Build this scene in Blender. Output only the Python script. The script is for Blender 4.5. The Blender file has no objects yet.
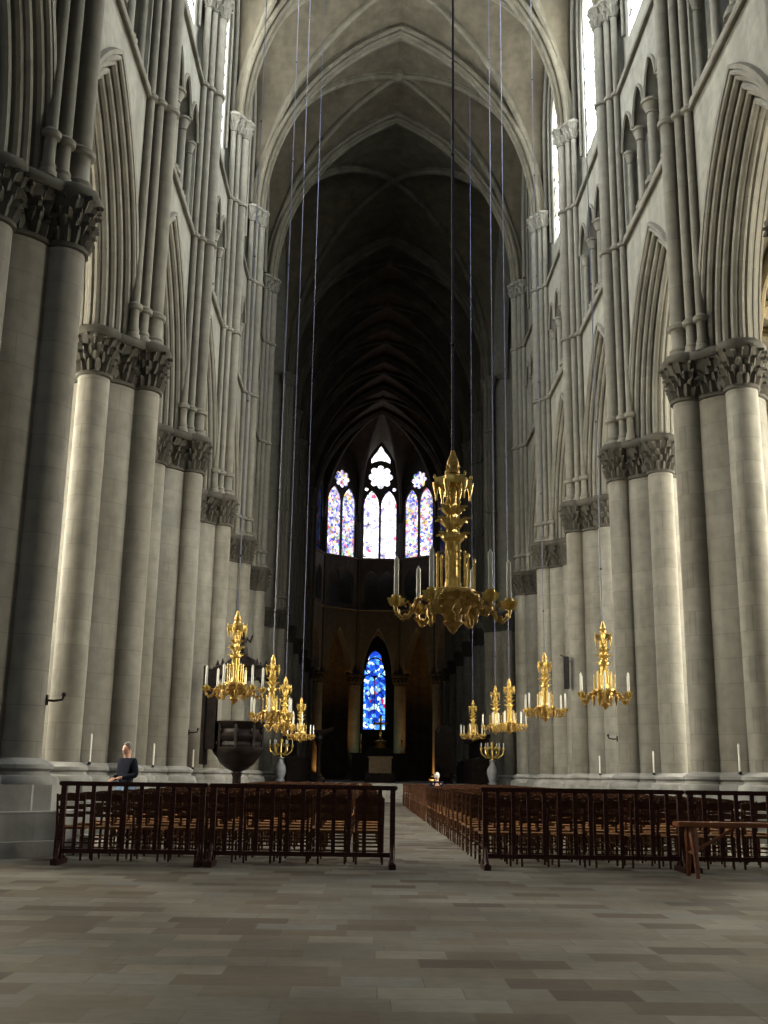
import bpy, bmesh, math, random
from mathutils import Vector, Matrix
from math import sin, cos, pi, sqrt, radians as R
C = bpy.context.scene.collection
S = bpy.context.scene
random.seed(7)

# ---------------------------------------------------------------- camera
F_PX, TILT, YAW, ROLL = 1078.8, 0.2403, 0.01367, 0.0150
cam_d = bpy.data.cameras.new('camera'); cam = bpy.data.objects.new('camera', cam_d); C.objects.link(cam)
Rv = Vector((cos(YAW), -sin(YAW), 0)); Fh = Vector((sin(YAW), cos(YAW), 0)); Zv = Vector((0, 0, 1))
Fv = Fh*cos(TILT) + Zv*sin(TILT); Uv = Zv*cos(TILT) - Fh*sin(TILT)
Rc = Rv*cos(ROLL) + Uv*sin(ROLL); Uc = Uv*cos(ROLL) - Rv*sin(ROLL)
cam.matrix_world = Matrix(((Rc.x, Uc.x, -Fv.x, -1.091), (Rc.y, Uc.y, -Fv.y, 0), (Rc.z, Uc.z, -Fv.z, 1.2), (0, 0, 0, 1)))
cam_d.sensor_fit = 'VERTICAL'; cam_d.sensor_height = 36.0; cam_d.lens = 36.0*F_PX/1024.0
cam_d.clip_start = 0.05; cam_d.clip_end = 400
S.camera = cam

# ---------------------------------------------------------------- light levels
EXPO = 0.0
L_CLER = 34.0       # nave clerestory glass
L_AISLE = 42.0      # aisle windows
L_WEST = 0.8        # west windows behind the camera
L_DARK = 0.12        # dense glass of crossing and choir
L_CHOIR_C, L_CHOIR_S, L_BLUE = 2.2, 1.5, 1.7
S.view_settings.view_transform = 'Standard'; S.view_settings.look = 'None'
S.view_settings.exposure = EXPO; S.view_settings.gamma = 1.0; S.view_settings.use_curve_mapping = False
S.cycles.max_bounces = 7; S.cycles.diffuse_bounces = 5; S.cycles.glossy_bounces = 3
S.cycles.caustics_reflective = False; S.cycles.caustics_refractive = False
S.cycles.use_denoising = True
S.cycles.sample_clamp_indirect = 6.0
w = bpy.data.worlds.new('world'); S.world = w; w.use_nodes = True
w.node_tree.nodes['Background'].inputs[0].default_value = (.62, .72, .85, 1)
w.node_tree.nodes['Background'].inputs[1].default_value = 0.8

# ---------------------------------------------------------------- plan dimensions
BAY = 7.1; PX = 7.5; Y1 = 17.41
PIER_Y = [Y1 + BAY*i for i in range(6)]                 # nave piers, nearest first
CROSS_W, CROSS_E = PIER_Y[-1], 67.0
CHOIR_Y = [CROSS_E + BAY*i for i in range(6)]
APSE_Y = CHOIR_Y[-1]; APO = 6.5
WEST_Y = -9.0; Y0 = Y1 - BAY
Z_ABA = 11.15; Z_S1 = 17.6; Z_S2 = 23.0; Z_SPR = 26.7; Z_TOP = 36.9
FACE = 6.85

# ---------------------------------------------------------------- helpers
def link(o, parent=None):
    C.objects.link(o)
    if parent is not None: o.parent = parent
    return o
def obj(name, bm, mat, parent=None, smooth=True, loc=None, rotz=0.0):
    me = bpy.data.meshes.new(name)
    bmesh.ops.recalc_face_normals(bm, faces=bm.faces)
    if smooth:
        for f in bm.faces: f.smooth = True
        for e in bm.edges:
            if len(e.link_faces) == 2 and e.calc_face_angle(0) > 0.7: e.smooth = False
    bm.to_mesh(me); bm.free()
    me.materials.append(mat)
    o = bpy.data.objects.new(name, me)
    if loc is not None: o.location = loc
    o.rotation_euler.z = rotz
    return link(o, parent)
def tag(o, label, cat, group=None, kind=None):
    o['label'] = label; o['category'] = cat
    if group: o['group'] = group
    if kind: o['kind'] = kind
    return o
def thing(name, label, cat, loc=(0, 0, 0), rotz=0.0, group=None):
    o = bpy.data.objects.new(name, None); o.location = loc; o.rotation_euler.z = rotz
    o.empty_display_size = .2
    link(o); return tag(o, label, cat, group)
def struct(o): o['kind'] = 'structure'; return o
def copy_tree(o, parent=None):
    c = o.copy(); C.objects.link(c)
    if parent is not None: c.parent = parent
    for ch in KIDS.get(o.name, [k for k in o.children]): copy_tree(ch, c)
    return c
KIDS = {}
def B(): return bmesh.new()
def box(bm, x0, x1, y0, y1, z0, z1):
    v = [bm.verts.new(p) for p in ((x0,y0,z0),(x1,y0,z0),(x1,y1,z0),(x0,y1,z0),(x0,y0,z1),(x1,y0,z1),(x1,y1,z1),(x0,y1,z1))]
    for f in ((0,3,2,1),(4,5,6,7),(0,1,5,4),(1,2,6,5),(2,3,7,6),(3,0,4,7)): bm.faces.new([v[i] for i in f])
    return v
def lathe(bm, prof, c=(0, 0, 0), n=20, a0=0.0, a1=2*pi, sx=1, sy=1):
    full = abs(a1-a0-2*pi) < 1e-6
    m = n if full else n+1
    rings = []
    for r, z in prof:
        rings.append([bm.verts.new((c[0]+sx*r*cos(a0+(a1-a0)*k/n), c[1]+sy*r*sin(a0+(a1-a0)*k/n), c[2]+z)) for k in range(m)])
    for i in range(len(rings)-1):
        for k in range(n if full else n):
            k2 = (k+1) % m if full else k+1
            bm.faces.new((rings[i][k], rings[i][k2], rings[i+1][k2], rings[i+1][k]))
    if full:
        if prof[0][0] > 1e-4: bm.faces.new(rings[0][::-1])
        if prof[-1][0] > 1e-4: bm.faces.new(rings[-1])
def tube(bm, pts, r, n=8, closed=False, caps=True):
    pts = [Vector(p) for p in pts]; m = len(pts)
    rr = r if isinstance(r, (list, tuple)) else [r]*m
    rings = []; N = None
    for i, p in enumerate(pts):
        a = pts[i-1] if i > 0 or closed else p
        b = pts[(i+1) % m] if i < m-1 or closed else p
        T = (b-a).normalized()
        if N is None:
            N = T.cross(Vector((0, 0, 1)))
            if N.length < .1: N = T.cross(Vector((1, 0, 0)))
        N = (N - T*N.dot(T)).normalized(); Bn = T.cross(N)
        rings.append([bm.verts.new(p + (N*cos(2*pi*k/n)+Bn*sin(2*pi*k/n))*rr[i]) for k in range(n)])
    for i in range(m if closed else m-1):
        A, D = rings[i], rings[(i+1) % m]
        for k in range(n): bm.faces.new((A[k], A[(k+1) % n], D[(k+1) % n], D[k]))
    if caps and not closed: bm.faces.new(rings[0][::-1]); bm.faces.new(rings[-1])
def ball(bm, c, r, s=(1, 1, 1), sub=1, rot=None):
    m = Matrix.Translation(c)
    if rot is not None: m = m @ rot
    m = m @ Matrix.Diagonal((s[0]*r, s[1]*r, s[2]*r, 1))
    bmesh.ops.create_icosphere(bm, subdivisions=sub, radius=1, matrix=m)
def sweep(bm, pts, prof, plane_n):
    """sweep an open/closed profile [(n,b)] along planar pts; b along plane_n, n outward (to the left of travel)"""
    pts = [Vector(p) for p in pts]; Bn = Vector(plane_n).normalized(); rings = []
    for i, p in enumerate(pts):
        a = pts[max(0, i-1)]; b = pts[min(len(pts)-1, i+1)]
        T = (b-a).normalized(); N = Bn.cross(T).normalized()
        rings.append([bm.verts.new(p + N*q[0] + Bn*q[1]) for q in prof])
    for i in range(len(rings)-1):
        for k in range(len(prof)-1): bm.faces.new((rings[i][k], rings[i][k+1], rings[i+1][k+1], rings[i+1][k]))
def arch(a, zs, h, n=10, legs=0.0):
    """pointed arch, half-span a, springing zs, rise h: points (u,z) from (-a) over apex to (+a)"""
    Rr = (a*a+h*h)/(2*a) if h > a else None
    pts = []
    if Rr:
        cx = Rr - a; th = math.atan2(h, cx) if cx > 1e-9 else pi/2
        left = [(-(Rr*cos(th*k/n) - cx), zs + Rr*sin(th*k/n)) for k in range(n+1)]
    else:
        left = [(-a*cos(pi/2*k/n), zs+h*sin(pi/2*k/n)) for k in range(n+1)]
    pts = left + [(-u, z) for u, z in left[-2::-1]]
    if legs: pts = [(-a, zs-legs)] + pts + [(a, zs-legs)]
    return pts
def plate(bm, outline, holes, t0, t1, M):
    """2-D polygon with holes in (u,v), thickness t0..t1 along w; M maps (u,v,w) to bm space"""
    cu = bpy.data.curves.new('tmp', 'CURVE'); cu.dimensions = '2D'; cu.fill_mode = 'BOTH'
    for poly in [outline]+list(holes):
        sp = cu.splines.new('POLY'); sp.points.add(len(poly)-1); sp.use_cyclic_u = True
        for p, q in zip(sp.points, poly): p.co = (q[0], q[1], 0, 1)
    cu.extrude = abs(t1-t0)/2
    o = bpy.data.objects.new('tmp', cu); C.objects.link(o)
    dg = bpy.context.evaluated_depsgraph_get(); dg.update()
    me = bpy.data.meshes.new_from_object(o.evaluated_get(dg))
    me.transform(M @ Matrix.Translation((0, 0, (t0+t1)/2)))
    bm.from_mesh(me)
    bpy.data.objects.remove(o); bpy.data.curves.remove(cu); bpy.data.meshes.remove(me)
def uvw(origin, u, v, wv):
    u, v, wv = Vector(u), Vector(v), Vector(wv)
    return Matrix(((u.x, v.x, wv.x, origin[0]), (u.y, v.y, wv.y, origin[1]), (u.z, v.z, wv.z, origin[2]), (0, 0, 0, 1)))
def circ(c, r, n=24, f=None): return [(c[0]+r*cos(2*pi*k/n), c[1]+r*sin(2*pi*k/n)) for k in range(n)]
def flower(c, r, n=6, rp=.45, seg=72, rot=0.0):
    """outline of n overlapping petals"""
    out = []; d = r*(1-rp)
    for k in range(seg):
        a = 2*pi*k/seg; best = r*.35
        for j in range(n):
            b = 2*pi*j/n+rot; pr = r*rp; cc = cos(a-b); disc = pr*pr - d*d*(1-cc*cc)
            if disc > 0 and cc > 0: best = max(best, d*cc+sqrt(disc))
        out.append((c[0]+best*cos(a), c[1]+best*sin(a)))
    return out

# ---------------------------------------------------------------- materials
def mat(name, col, rough=.85, metal=0.0):
    m = bpy.data.materials.new(name); m.use_nodes = True
    b = m.node_tree.nodes['Principled BSDF']; b.inputs['Base Color'].default_value = (*col, 1)
    b.inputs['Roughness'].default_value = rough; b.inputs['Metallic'].default_value = metal
    return m, m.node_tree, b
def ramp(nt, stops):
    r = nt.nodes.new('ShaderNodeValToRGB'); e = r.color_ramp.elements
    while len(e) < len(stops): e.new(.5)
    for x, (p, c) in zip(e, stops): x.position = p; x.color = (*c, 1)
    return r
def noise(nt, vec, scale, detail=3):
    n = nt.nodes.new('ShaderNodeTexNoise'); n.inputs['Scale'].default_value = scale; n.inputs['Detail'].default_value = detail
    nt.links.new(vec, n.inputs['Vector']); return n
def stone(name, c1, c2, joint=.72, bw=1.1, bh=.5, rough=.9, var=.25, bump=.25):
    m, nt, b = mat(name, c1, rough); L = nt.links.new
    g = nt.nodes.new('ShaderNodeNewGeometry'); P = g.outputs['Position']
    sx = nt.nodes.new('ShaderNodeSeparateXYZ'); L(P, sx.inputs[0])
    ad = nt.nodes.new('ShaderNodeMath'); ad.operation = 'ADD'; L(sx.outputs[0], ad.inputs[0]); L(sx.outputs[1], ad.inputs[1])
    cb = nt.nodes.new('ShaderNodeCombineXYZ'); L(ad.outputs[0], cb.inputs[0]); L(sx.outputs[2], cb.inputs[1])
    br = nt.nodes.new('ShaderNodeTexBrick'); L(cb.outputs[0], br.inputs['Vector'])
    br.inputs['Scale'].default_value = 1; br.inputs['Brick Width'].default_value = bw; br.inputs['Row Height'].default_value = bh
    br.inputs['Mortar Size'].default_value = .009; br.inputs['Mortar Smooth'].default_value = .3
    lo = 1-var
    br.inputs['Color1'].default_value = (1, 1, 1, 1); br.inputs['Color2'].default_value = (lo, lo, lo, 1)
    br.inputs['Mortar'].default_value = (joint, joint, joint, 1)
    vm = nt.nodes.new('ShaderNodeVectorMath'); vm.operation = 'MULTIPLY'; vm.inputs[1].default_value = (1.6, 1.6, .22); L(P, vm.inputs[0])
    n1 = noise(nt, vm.outputs[0], .9, 6); r1 = ramp(nt, [(.35, c1), (.65, c2)]); L(n1.outputs['Fac'], r1.inputs[0])
    n2 = noise(nt, P, 3.5, 6); r2 = ramp(nt, [(.3, (.72, .72, .74)), (.62, (1, 1, 1))]); L(n2.outputs['Fac'], r2.inputs[0])
    mx = nt.nodes.new('ShaderNodeMix'); mx.data_type = 'RGBA'; mx.blend_type = 'MULTIPLY'; mx.inputs[0].default_value = 1
    L(r1.outputs[0], mx.inputs[6]); L(br.outputs['Color'], mx.inputs[7])
    my = nt.nodes.new('ShaderNodeMix'); my.data_type = 'RGBA'; my.blend_type = 'MULTIPLY'; my.inputs[0].default_value = .8
    L(mx.outputs[2], my.inputs[6]); L(r2.outputs[0], my.inputs[7]); L(my.outputs[2], b.inputs['Base Color'])
    bp = nt.nodes.new('ShaderNodeBump'); bp.inputs['Strength'].default_value = bump; bp.inputs['Distance'].default_value = .03
    L(n2.outputs['Fac'], bp.inputs['Height']); L(bp.outputs[0], b.inputs['Normal'])
    return m
M_PIER = stone('pier_stone', (.158, .147, .122), (.245, .24, .212), bw=1.3, bh=.55, var=.13)
M_BASE = stone('base_stone', (.22, .22, .21), (.33, .33, .32), bw=1.4, bh=.6, var=.13)
M_WALL = stone('wall_stone', (.17, .168, .145), (.225, .223, .195), bw=.9, bh=.42, joint=.85, var=.1)
M_SHAFT = stone('shaft_stone', (.13, .125, .105), (.18, .172, .145), bw=3, bh=1.3, var=.12)
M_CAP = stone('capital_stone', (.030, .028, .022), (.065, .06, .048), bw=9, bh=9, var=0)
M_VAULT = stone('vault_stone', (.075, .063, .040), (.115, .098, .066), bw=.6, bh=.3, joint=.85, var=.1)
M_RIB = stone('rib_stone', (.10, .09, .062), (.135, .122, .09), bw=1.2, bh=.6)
M_YEL = stone('warm_lit_stone', (0.202, 0.158, 0.082), (0.250, 0.202, 0.115), bw=.8, bh=.35, joint=.55)  # ochre puts the warm light of the aisles into the stone colour
M_PALE = stone('pale_step_stone', (0.280, 0.280, 0.263), (0.325, 0.325, 0.308), bw=2.2, bh=3, var=.05)

def floor_mat():
    m, nt, b = mat('flagstone', (.3, .28, .24), .62); L = nt.links.new
    g = nt.nodes.new('ShaderNodeNewGeometry'); P = g.outputs['Position']
    br = nt.nodes.new('ShaderNodeTexBrick'); L(P, br.inputs['Vector'])
    br.inputs['Scale'].default_value = 1; br.inputs['Brick Width'].default_value = .50; br.inputs['Row Height'].default_value = .34
    br.inputs['Mortar Size'].default_value = .006; br.inputs['Mortar Smooth'].default_value = .4; br.offset = .43; br.squash = 1.3; br.squash_frequency = 3
    br.inputs['Color1'].default_value = (0, 0, 0, 1); br.inputs['Color2'].default_value = (1, 1, 1, 1); br.inputs['Mortar'].default_value = (.5, .5, .5, 1)
    r = ramp(nt, [(0, (.055, .032, .022)), (.12, (.10, .068, .045)), (.24, (.145, .115, .082)), (.45, (.165, .15, .122)), (.7, (.18, .172, .15)), (.9, (.25, .235, .20)), (1, (.15, .152, .155))])
    L(br.outputs['Color'], r.inputs[0])
    n = noise(nt, P, .55, 6); r2 = ramp(nt, [(.36, (.58, .54, .50)), (.58, (1, 1, 1))]); L(n.outputs['Fac'], r2.inputs[0])
    mx = nt.nodes.new('ShaderNodeMix'); mx.data_type = 'RGBA'; mx.blend_type = 'MULTIPLY'; mx.inputs[0].default_value = 1
    L(r.outputs[0], mx.inputs[6]); L(r2.outputs[0], mx.inputs[7])
    n3 = noise(nt, P, 9, 5); r3 = ramp(nt, [(.3, (.75, .75, .75)), (.6, (1, 1, 1))]); L(n3.outputs['Fac'], r3.inputs[0])
    mz = nt.nodes.new('ShaderNodeMix'); mz.data_type = 'RGBA'; mz.blend_type = 'MULTIPLY'; mz.inputs[0].default_value = .7
    L(mx.outputs[2], mz.inputs[6]); L(r3.outputs[0], mz.inputs[7])
    mo = nt.nodes.new('ShaderNodeMix'); mo.data_type = 'RGBA'; mo.blend_type = 'MULTIPLY'
    L(br.outputs['Fac'], mo.inputs[0]); L(mz.outputs[2], mo.inputs[6]); mo.inputs[7].default_value = (.8, .78, .72, 1)
    L(mo.outputs[2], b.inputs['Base Color'])
    bp = nt.nodes.new('ShaderNodeBump'); bp.inputs['Strength'].default_value = .2; bp.inputs['Distance'].default_value = .02
    L(n3.outputs['Fac'], bp.inputs['Height']); L(bp.outputs[0], b.inputs['Normal'])
    return m
M_FLOOR = floor_mat()
def noisy(name, c1, c2, rough, scale=8, metal=0.0, stretch=(1, 1, 1), spec=.5):
    m, nt, b = mat(name, c1, rough, metal); L = nt.links.new; b.inputs['Specular IOR Level'].default_value = spec
    tc = nt.nodes.new('ShaderNodeTexCoord'); mp = nt.nodes.new('ShaderNodeMapping'); mp.inputs['Scale'].default_value = stretch
    L(tc.outputs['Object'], mp.inputs[0]); n = noise(nt, mp.outputs[0], scale, 4)
    r = ramp(nt, [(.35, c1), (.65, c2)]); L(n.outputs['Fac'], r.inputs[0]); L(r.outputs[0], b.inputs['Base Color'])
    return m
M_RAIL = noisy('railing_wood', (.042, .017, .015), (.075, .032, .028), .45, 6, stretch=(1, 1, 6), spec=.12)
M_CHAIR = noisy('chair_wood', (.05, .022, .012), (.085, .038, .02), .42, 9, spec=.12)
M_RUSH = noisy('rush_seat', (.12, .05, .017), (.18, .085, .03), .7, 22, spec=.12)
M_BENCH = noisy('bench_wood', (.22, .07, .028), (.31, .11, .045), .4, 7, stretch=(.3, 3, 3))
M_GILT = noisy('gilt_bronze', (.72, .50, .13), (.95, .72, .26), .36, 14, metal=.8)
M_GILTD = noisy('aged_gilt', (.42, .27, .075), (.68, .46, .15), .42, 14, metal=.7)
M_CANDLE = noisy('candle_wax', (.80, .80, .74), (.86, .86, .80), .5, 3)
M_CABLE = noisy('steel_cable', (.05, .06, .12), (.07, .08, .15), .5, 3)
M_IRON = noisy('black_iron', (.012, .012, .014), (.02, .02, .022), .5, 5, spec=.12)
M_DARK = noisy('dark_oak', (.006, .0045, .0045), (.016, .011, .01), .4, 5, spec=.12)
M_JACKET = noisy('navy_cloth', (.005, .007, .016), (.009, .012, .025), .85, 12, spec=.12)
M_JEANS = noisy('denim', (.16, .26, .42), (.22, .33, .50), .85, 18, spec=.12)
M_SKIN = noisy('skin', (.52, .30, .23), (.58, .35, .27), .6, 12)
M_HAIR = noisy('grey_hair', (.10, .09, .095), (.17, .16, .16), .8, 30)
M_WHAIR = noisy('white_hair', (.70, .69, .68), (.80, .79, .78), .8, 30)
M_BEIGE = noisy('altar_cloth', (.14, .095, .055), (.18, .13, .075), .8, 5)
M_WHITE = noisy('white_porcelain', (.30, .31, .35), (.38, .39, .43), .35, 5)

def glass(name, strength, stops, scale=2.2, tint=None, lead=.03, quarry=None):
    """leaded daylight glass: coloured quarries lit from outside"""
    m = bpy.data.materials.new(name); m.use_nodes = True; nt = m.node_tree; L = nt.links.new
    for n in list(nt.nodes): nt.nodes.remove(n)
    out = nt.nodes.new('ShaderNodeOutputMaterial'); em = nt.nodes.new('ShaderNodeEmission'); L(em.outputs[0], out.inputs[0])
    g = nt.nodes.new('ShaderNodeNewGeometry'); P = g.outputs['Position']
    v = nt.nodes.new('ShaderNodeTexVoronoi'); v.inputs['Scale'].default_value = scale; L(P, v.inputs['Vector'])
    s = nt.nodes.new('ShaderNodeSeparateColor'); L(v.outputs['Color'], s.inputs[0])
    r = ramp(nt, stops); r.color_ramp.interpolation = 'CONSTANT'; L(s.outputs[0], r.inputs[0])
    n = noise(nt, P, scale*.35, 2); r2 = ramp(nt, [(.35, (.5, .5, .5)), (.6, (1.3, 1.3, 1.3))]); L(n.outputs['Fac'], r2.inputs[0])
    e = nt.nodes.new('ShaderNodeTexVoronoi'); e.feature = 'DISTANCE_TO_EDGE'; e.inputs['Scale'].default_value = scale; L(P, e.inputs['Vector'])
    le = ramp(nt, [(0, (.02, .02, .02)), (lead, (1, 1, 1))]); le.color_ramp.interpolation = 'CONSTANT'; L(e.outputs['Distance'], le.inputs[0])
    mx = nt.nodes.new('ShaderNodeMix'); mx.data_type = 'RGBA'; mx.blend_type = 'MULTIPLY'; mx.inputs[0].default_value = 1
    L(r.outputs[0], mx.inputs[6]); L(r2.outputs[0], mx.inputs[7])
    my = nt.nodes.new('ShaderNodeMix'); my.data_type = 'RGBA'; my.blend_type = 'MULTIPLY'; my.inputs[0].default_value = 1
    L(mx.outputs[2], my.inputs[6]); L(le.outputs[0], my.inputs[7]); L(my.outputs[2], em.inputs['Color'])
    em.inputs['Strength'].default_value = strength
    return m
PALE = [(0, (.92, .96, 1)), (.3, (1, .99, .93)), (.6, (.80, .90, .88)), (.85, (1, .93, .74))]
G_CLER = glass('clerestory_glass', L_CLER, PALE)
G_CLER_W = glass('dimmed_clerestory_glass', L_CLER*.5, PALE)  # same pale glass, emission cut to keep light off the choir
G_AISLE = glass('aisle_glass', L_AISLE, [(0, (1, .95, .78)), (.4, (.97, .95, .84)), (.8, (.9, .70, .38))])
G_WEST = glass('west_glass', L_WEST, PALE)
G_DARK = glass('dense_glass', L_DARK, [(0, (.08, .12, .5)), (.4, (.1, .2, .35)), (.7, (.4, .1, .12)), (.9, (.5, .5, .3))])
VIV = [(0, (.12, .16, .7)), (.16, (.6, .6, .95)), (.34, (.9, .88, 1)), (.66, (.85, .25, .35)), (.74, (.95, .75, .25)), (.84, (.5, .4, .85)), (.95, (.35, .6, .4))]
G_CH = glass('apse_centre_glass', L_CHOIR_C, [(0, (.35, .3, .8)), (.08, (.9, .88, 1)), (.45, (1, 1, 1)), (.86, (.9, .12, .25)), (.9, (.8, .8, 1))], 3.0)
G_CHS = glass('apse_side_glass', L_CHOIR_S*1.15, VIV, 4.2)
G_BLUE = glass('blue_chapel_glass', L_BLUE, [(0, (.01, .04, .45)), (.22, (.02, .12, .85)), (.5, (.10, .38, 1)), (.72, (.60, .85, 1)), (.90, (.5, .02, .12)), (.95, (.9, .95, 1))], 2.6)
G_ROSE = glass('apse_rose_glass', L_CHOIR_C, [(0, (.9, .9, 1)), (.5, (1, 1, 1))], 2.5)

# ================================================================ THE SETTING
bm = B(); box(bm, -26, 26, WEST_Y-1, 135, -.4, 0); struct(obj('floor', bm, M_FLOOR, smooth=False))
# raised crossing and choir floor with its steps
bm = B()
for i in range(5): box(bm, -6.0, 6.0, CROSS_W+.6+i*.42, CROSS_W+.6+(i+1)*.42, 0, .17*(i+1))
box(bm, -6.0, 6.0, CROSS_W+2.7, 101, 0, .85)
struct(obj('floor_choir_platform', bm, M_PALE, smooth=False))

# ---- one nave bay of wall (local: u along y, w = towards outside from X=PX)
def wall_matrix(side, yc):
    # maps (u,v,w)->(x,y,z); w=0 at wall axis PX, +w outward
    return uvw((side*PX, yc, 0), (0, -side*1.0, 0), (0, 0, 1), (side*1.0, 0, 0))
H = BAY/2
def notch(a, h, z0, z1):
    return [(-H, z0), (-a, z0)] + arch(a, z0, h, 12)[1:-1] + [(a, z0), (H, z0), (H, z1), (-H, z1)]
def trif_hole():
    pts = [(-2.80, 18.05)]
    for c in (-2.1, -.7, .7, 2.1):
        for (u, z) in arch(.62, 20.75, 1.05, 6): pts.append((c+u, z))
    pts.append((2.80, 18.05)); pts[0] = (-2.72, 18.05); pts[-1] = (2.72, 18.05)
    return pts
def lancet(c, a, z0, zs, h, n=8): return [(c-a, z0)] + [(c+u, z) for u, z in arch(a, zs, h, n)] + [(c+a, z0)]
def cler_holes():
    return [lancet(-1.22, 1.0, 24.7, 30.2, 1.75), lancet(1.22, 1.0, 24.7, 30.2, 1.75), flower((0, 33.15), 1.3, 6, .42)]
def wall_bay(bm, side, yc):
    M = wall_matrix(side, yc)
    for a, h, w0, w1 in ((3.02, 5.45, -.65, -.42), (2.70, 5.12, -.42, -.14), (2.36, 4.76, -.14, .14), (2.70, 5.12, .14, .42), (3.02, 5.45, .42, .65)):
        plate(bm, notch(a, h, Z_ABA, Z_S1+.35), [], w0, w1, M)
    z0 = Z_S1+.35
    plate(bm, [(-H, z0), (H, z0), (H, Z_S2+.2), (-H, Z_S2+.2)], [trif_hole()], -.65, -.22, M)
    plate(bm, [(-H, z0), (H, z0), (H, Z_S2+.2), (-H, Z_S2+.2)], [], .6, .75, M)
    zc = Z_S2+.2
    plate(bm, [(-H, zc), (H, zc), (H, 37), (-H, 37)], cler_holes(), -.44, -.22, M)
    # sloping sill
    vs = [bm.verts.new(M @ Vector(p)) for p in ((-H, zc, -.65), (H, zc, -.65), (H, zc+.6, -.42), (-H, zc+.6, -.42))]
    bm.faces.new(vs)
bays_nave = [Y1+BAY*(i+.5) for i in range(-1, 5)]
bays_choir = [CROSS_E+BAY*(i+.5) for i in range(5)]
for side, nm in ((-1, 'left'), (1, 'right')):
    bm = B()
    for yc in bays_nave+bays_choir: wall_bay(bm, side, yc)
    # solid tower walls around the entrance bays
    box(bm, min(side*FACE, side*9), max(side*FACE, side*9), WEST_Y, Y0, 0, 37)
    # spandrel over the crossing arch
    hc = (CROSS_E-CROSS_W)/2; a = hc-.5
    plate(bm, [(-hc, Z_SPR), (-a, Z_SPR)]+arch(a, Z_SPR, 9.4, 14)[1:-1]+[(a, Z_SPR), (hc, Z_SPR), (hc, 37.4), (-hc, 37.4)], [], -.65, .3, wall_matrix(side, (CROSS_E+CROSS_W)/2))
    struct(obj('wall_'+nm, bm, M_WALL, smooth=False))

# ---- mouldings of one arcade arch
def arch_path(a, z0, h, x, n=14): return [(x, u, z) for u, z in arch(a, z0, h, n)]
def roll(bm, a, h, x, r, z0=Z_ABA): tube(bm, arch_path(a, z0, h, x), r, 8)
def arcade_trim(bm):
    for a, h, x, r in ((3.02, 5.45, -.66, .07), (2.93, 5.35, -.52, .10), (2.70, 5.12, -.40, .09), (2.60, 5.0, -.26, .10), (2.36, 4.76, -.13, .10), (2.30, 4.70, 0, .08),
                       (2.36, 4.76, .13, .10), (2.60, 5.0, .26, .10), (2.70, 5.12, .40, .09), (2.93, 5.35, .52, .10), (3.02, 5.45, .66, .07)):
        roll(bm, a, h, x, r)
    # hood mould
    sweep(bm, [(-.66, u, z) for u, z in arch(3.14, Z_ABA, 5.6, 14)], [(-.06, 0), (-.06, -.08), (.04, -.10), (.08, 0)], (1, 0, 0))
trim_n = [0]
def trim(bm_or_obj, material=None, side=1, yc=0, src=None):
    trim_n[0] += 1; nm = 'trim_%d' % trim_n[0]
    if src is None: o = obj(nm, bm_or_obj, material)
    else: o = src.copy(); o.name = nm; C.objects.link(o)
    return struct(o)
def place(o, side, yc, x=PX):
    o.location = (side*x, yc, 0); o.rotation_euler.z = 0 if side > 0 else pi
    return o
first = None
for side in (-1, 1):
    for yc in bays_nave+bays_choir:
        if first is None:
            bm = B(); arcade_trim(bm); first = trim(bm, M_SHAFT); place(first, side, yc)
        else: place(trim(None, src=first), side, yc)
# ---- string courses
bm = B()
for z in (Z_S1, Z_S2):
    sweep(bm, [(-.65, -H, z), (-.65, H, z)], [(.12, 0), (.10, .10), (-.02, .17), (-.10, .05), (-.12, 0), (.12, 0)], (1, 0, 0)) if 0 else None
    v = box(bm, -.75, -.60, -H, H, z-.02, z+.12); v[4].co.z += .1; v[5].co.z += .14; v[6].co.z += .14; v[7].co.z += .1
    tube(bm, [(-.75, -H, z), (-.75, H, z)], .05, 6)
first = trim(bm, M_SHAFT); place(first, -1, bays_nave[0])
for side in (-1, 1):
    for yc in bays_nave+bays_choir:
        if not (side == -1 and yc == bays_nave[0]): place(trim(None, src=first), side, yc)
# ---- triforium colonnettes: trim with one child per colonnette
def colonnette_bm(r=.13, zb=18.02, zt=20.75):
    b = B(); lathe(b, [(r*1.9, 0), (r*1.9, .12), (r*1.4, .2), (r*1.5, .26), (r, .34), (r, zt-zb-.42), (r*1.25, zt-zb-.40), (r*1.1, zt-zb-.34), (r*1.7, zt-zb-.10), (r*2.0, zt-zb-.08), (r*2.0, zt-zb)], (0, 0, 0), 12)
    return b
cols = []
for side in (-1, 1):
    for yc in bays_nave+bays_choir:
        bm = B(); 
        for c in (-2.1, -.7, .7, 2.1): tube(bm, [(-.67, c+u, z) for u, z in arch(.62, 20.75, 1.05, 6)], .06, 6)
        if not cols:
            t0 = trim(bm, M_SHAFT); t = t0
        else:
            bm.free(); t = trim(None, src=t0)
        place(t, side, yc)
        for i, (u, rr) in enumerate(((-2.72, .11), (-1.4, .13), (0, .17), (1.4, .13), (2.72, .11))):
            if len(cols) < 5:
                o = obj('colonnette', colonnette_bm(rr), M_SHAFT, t); cols.append(o)
            else:
                o = cols[i].copy(); C.objects.link(o); o.parent = t
            o.location = (-.44, u, 18.02)

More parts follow.
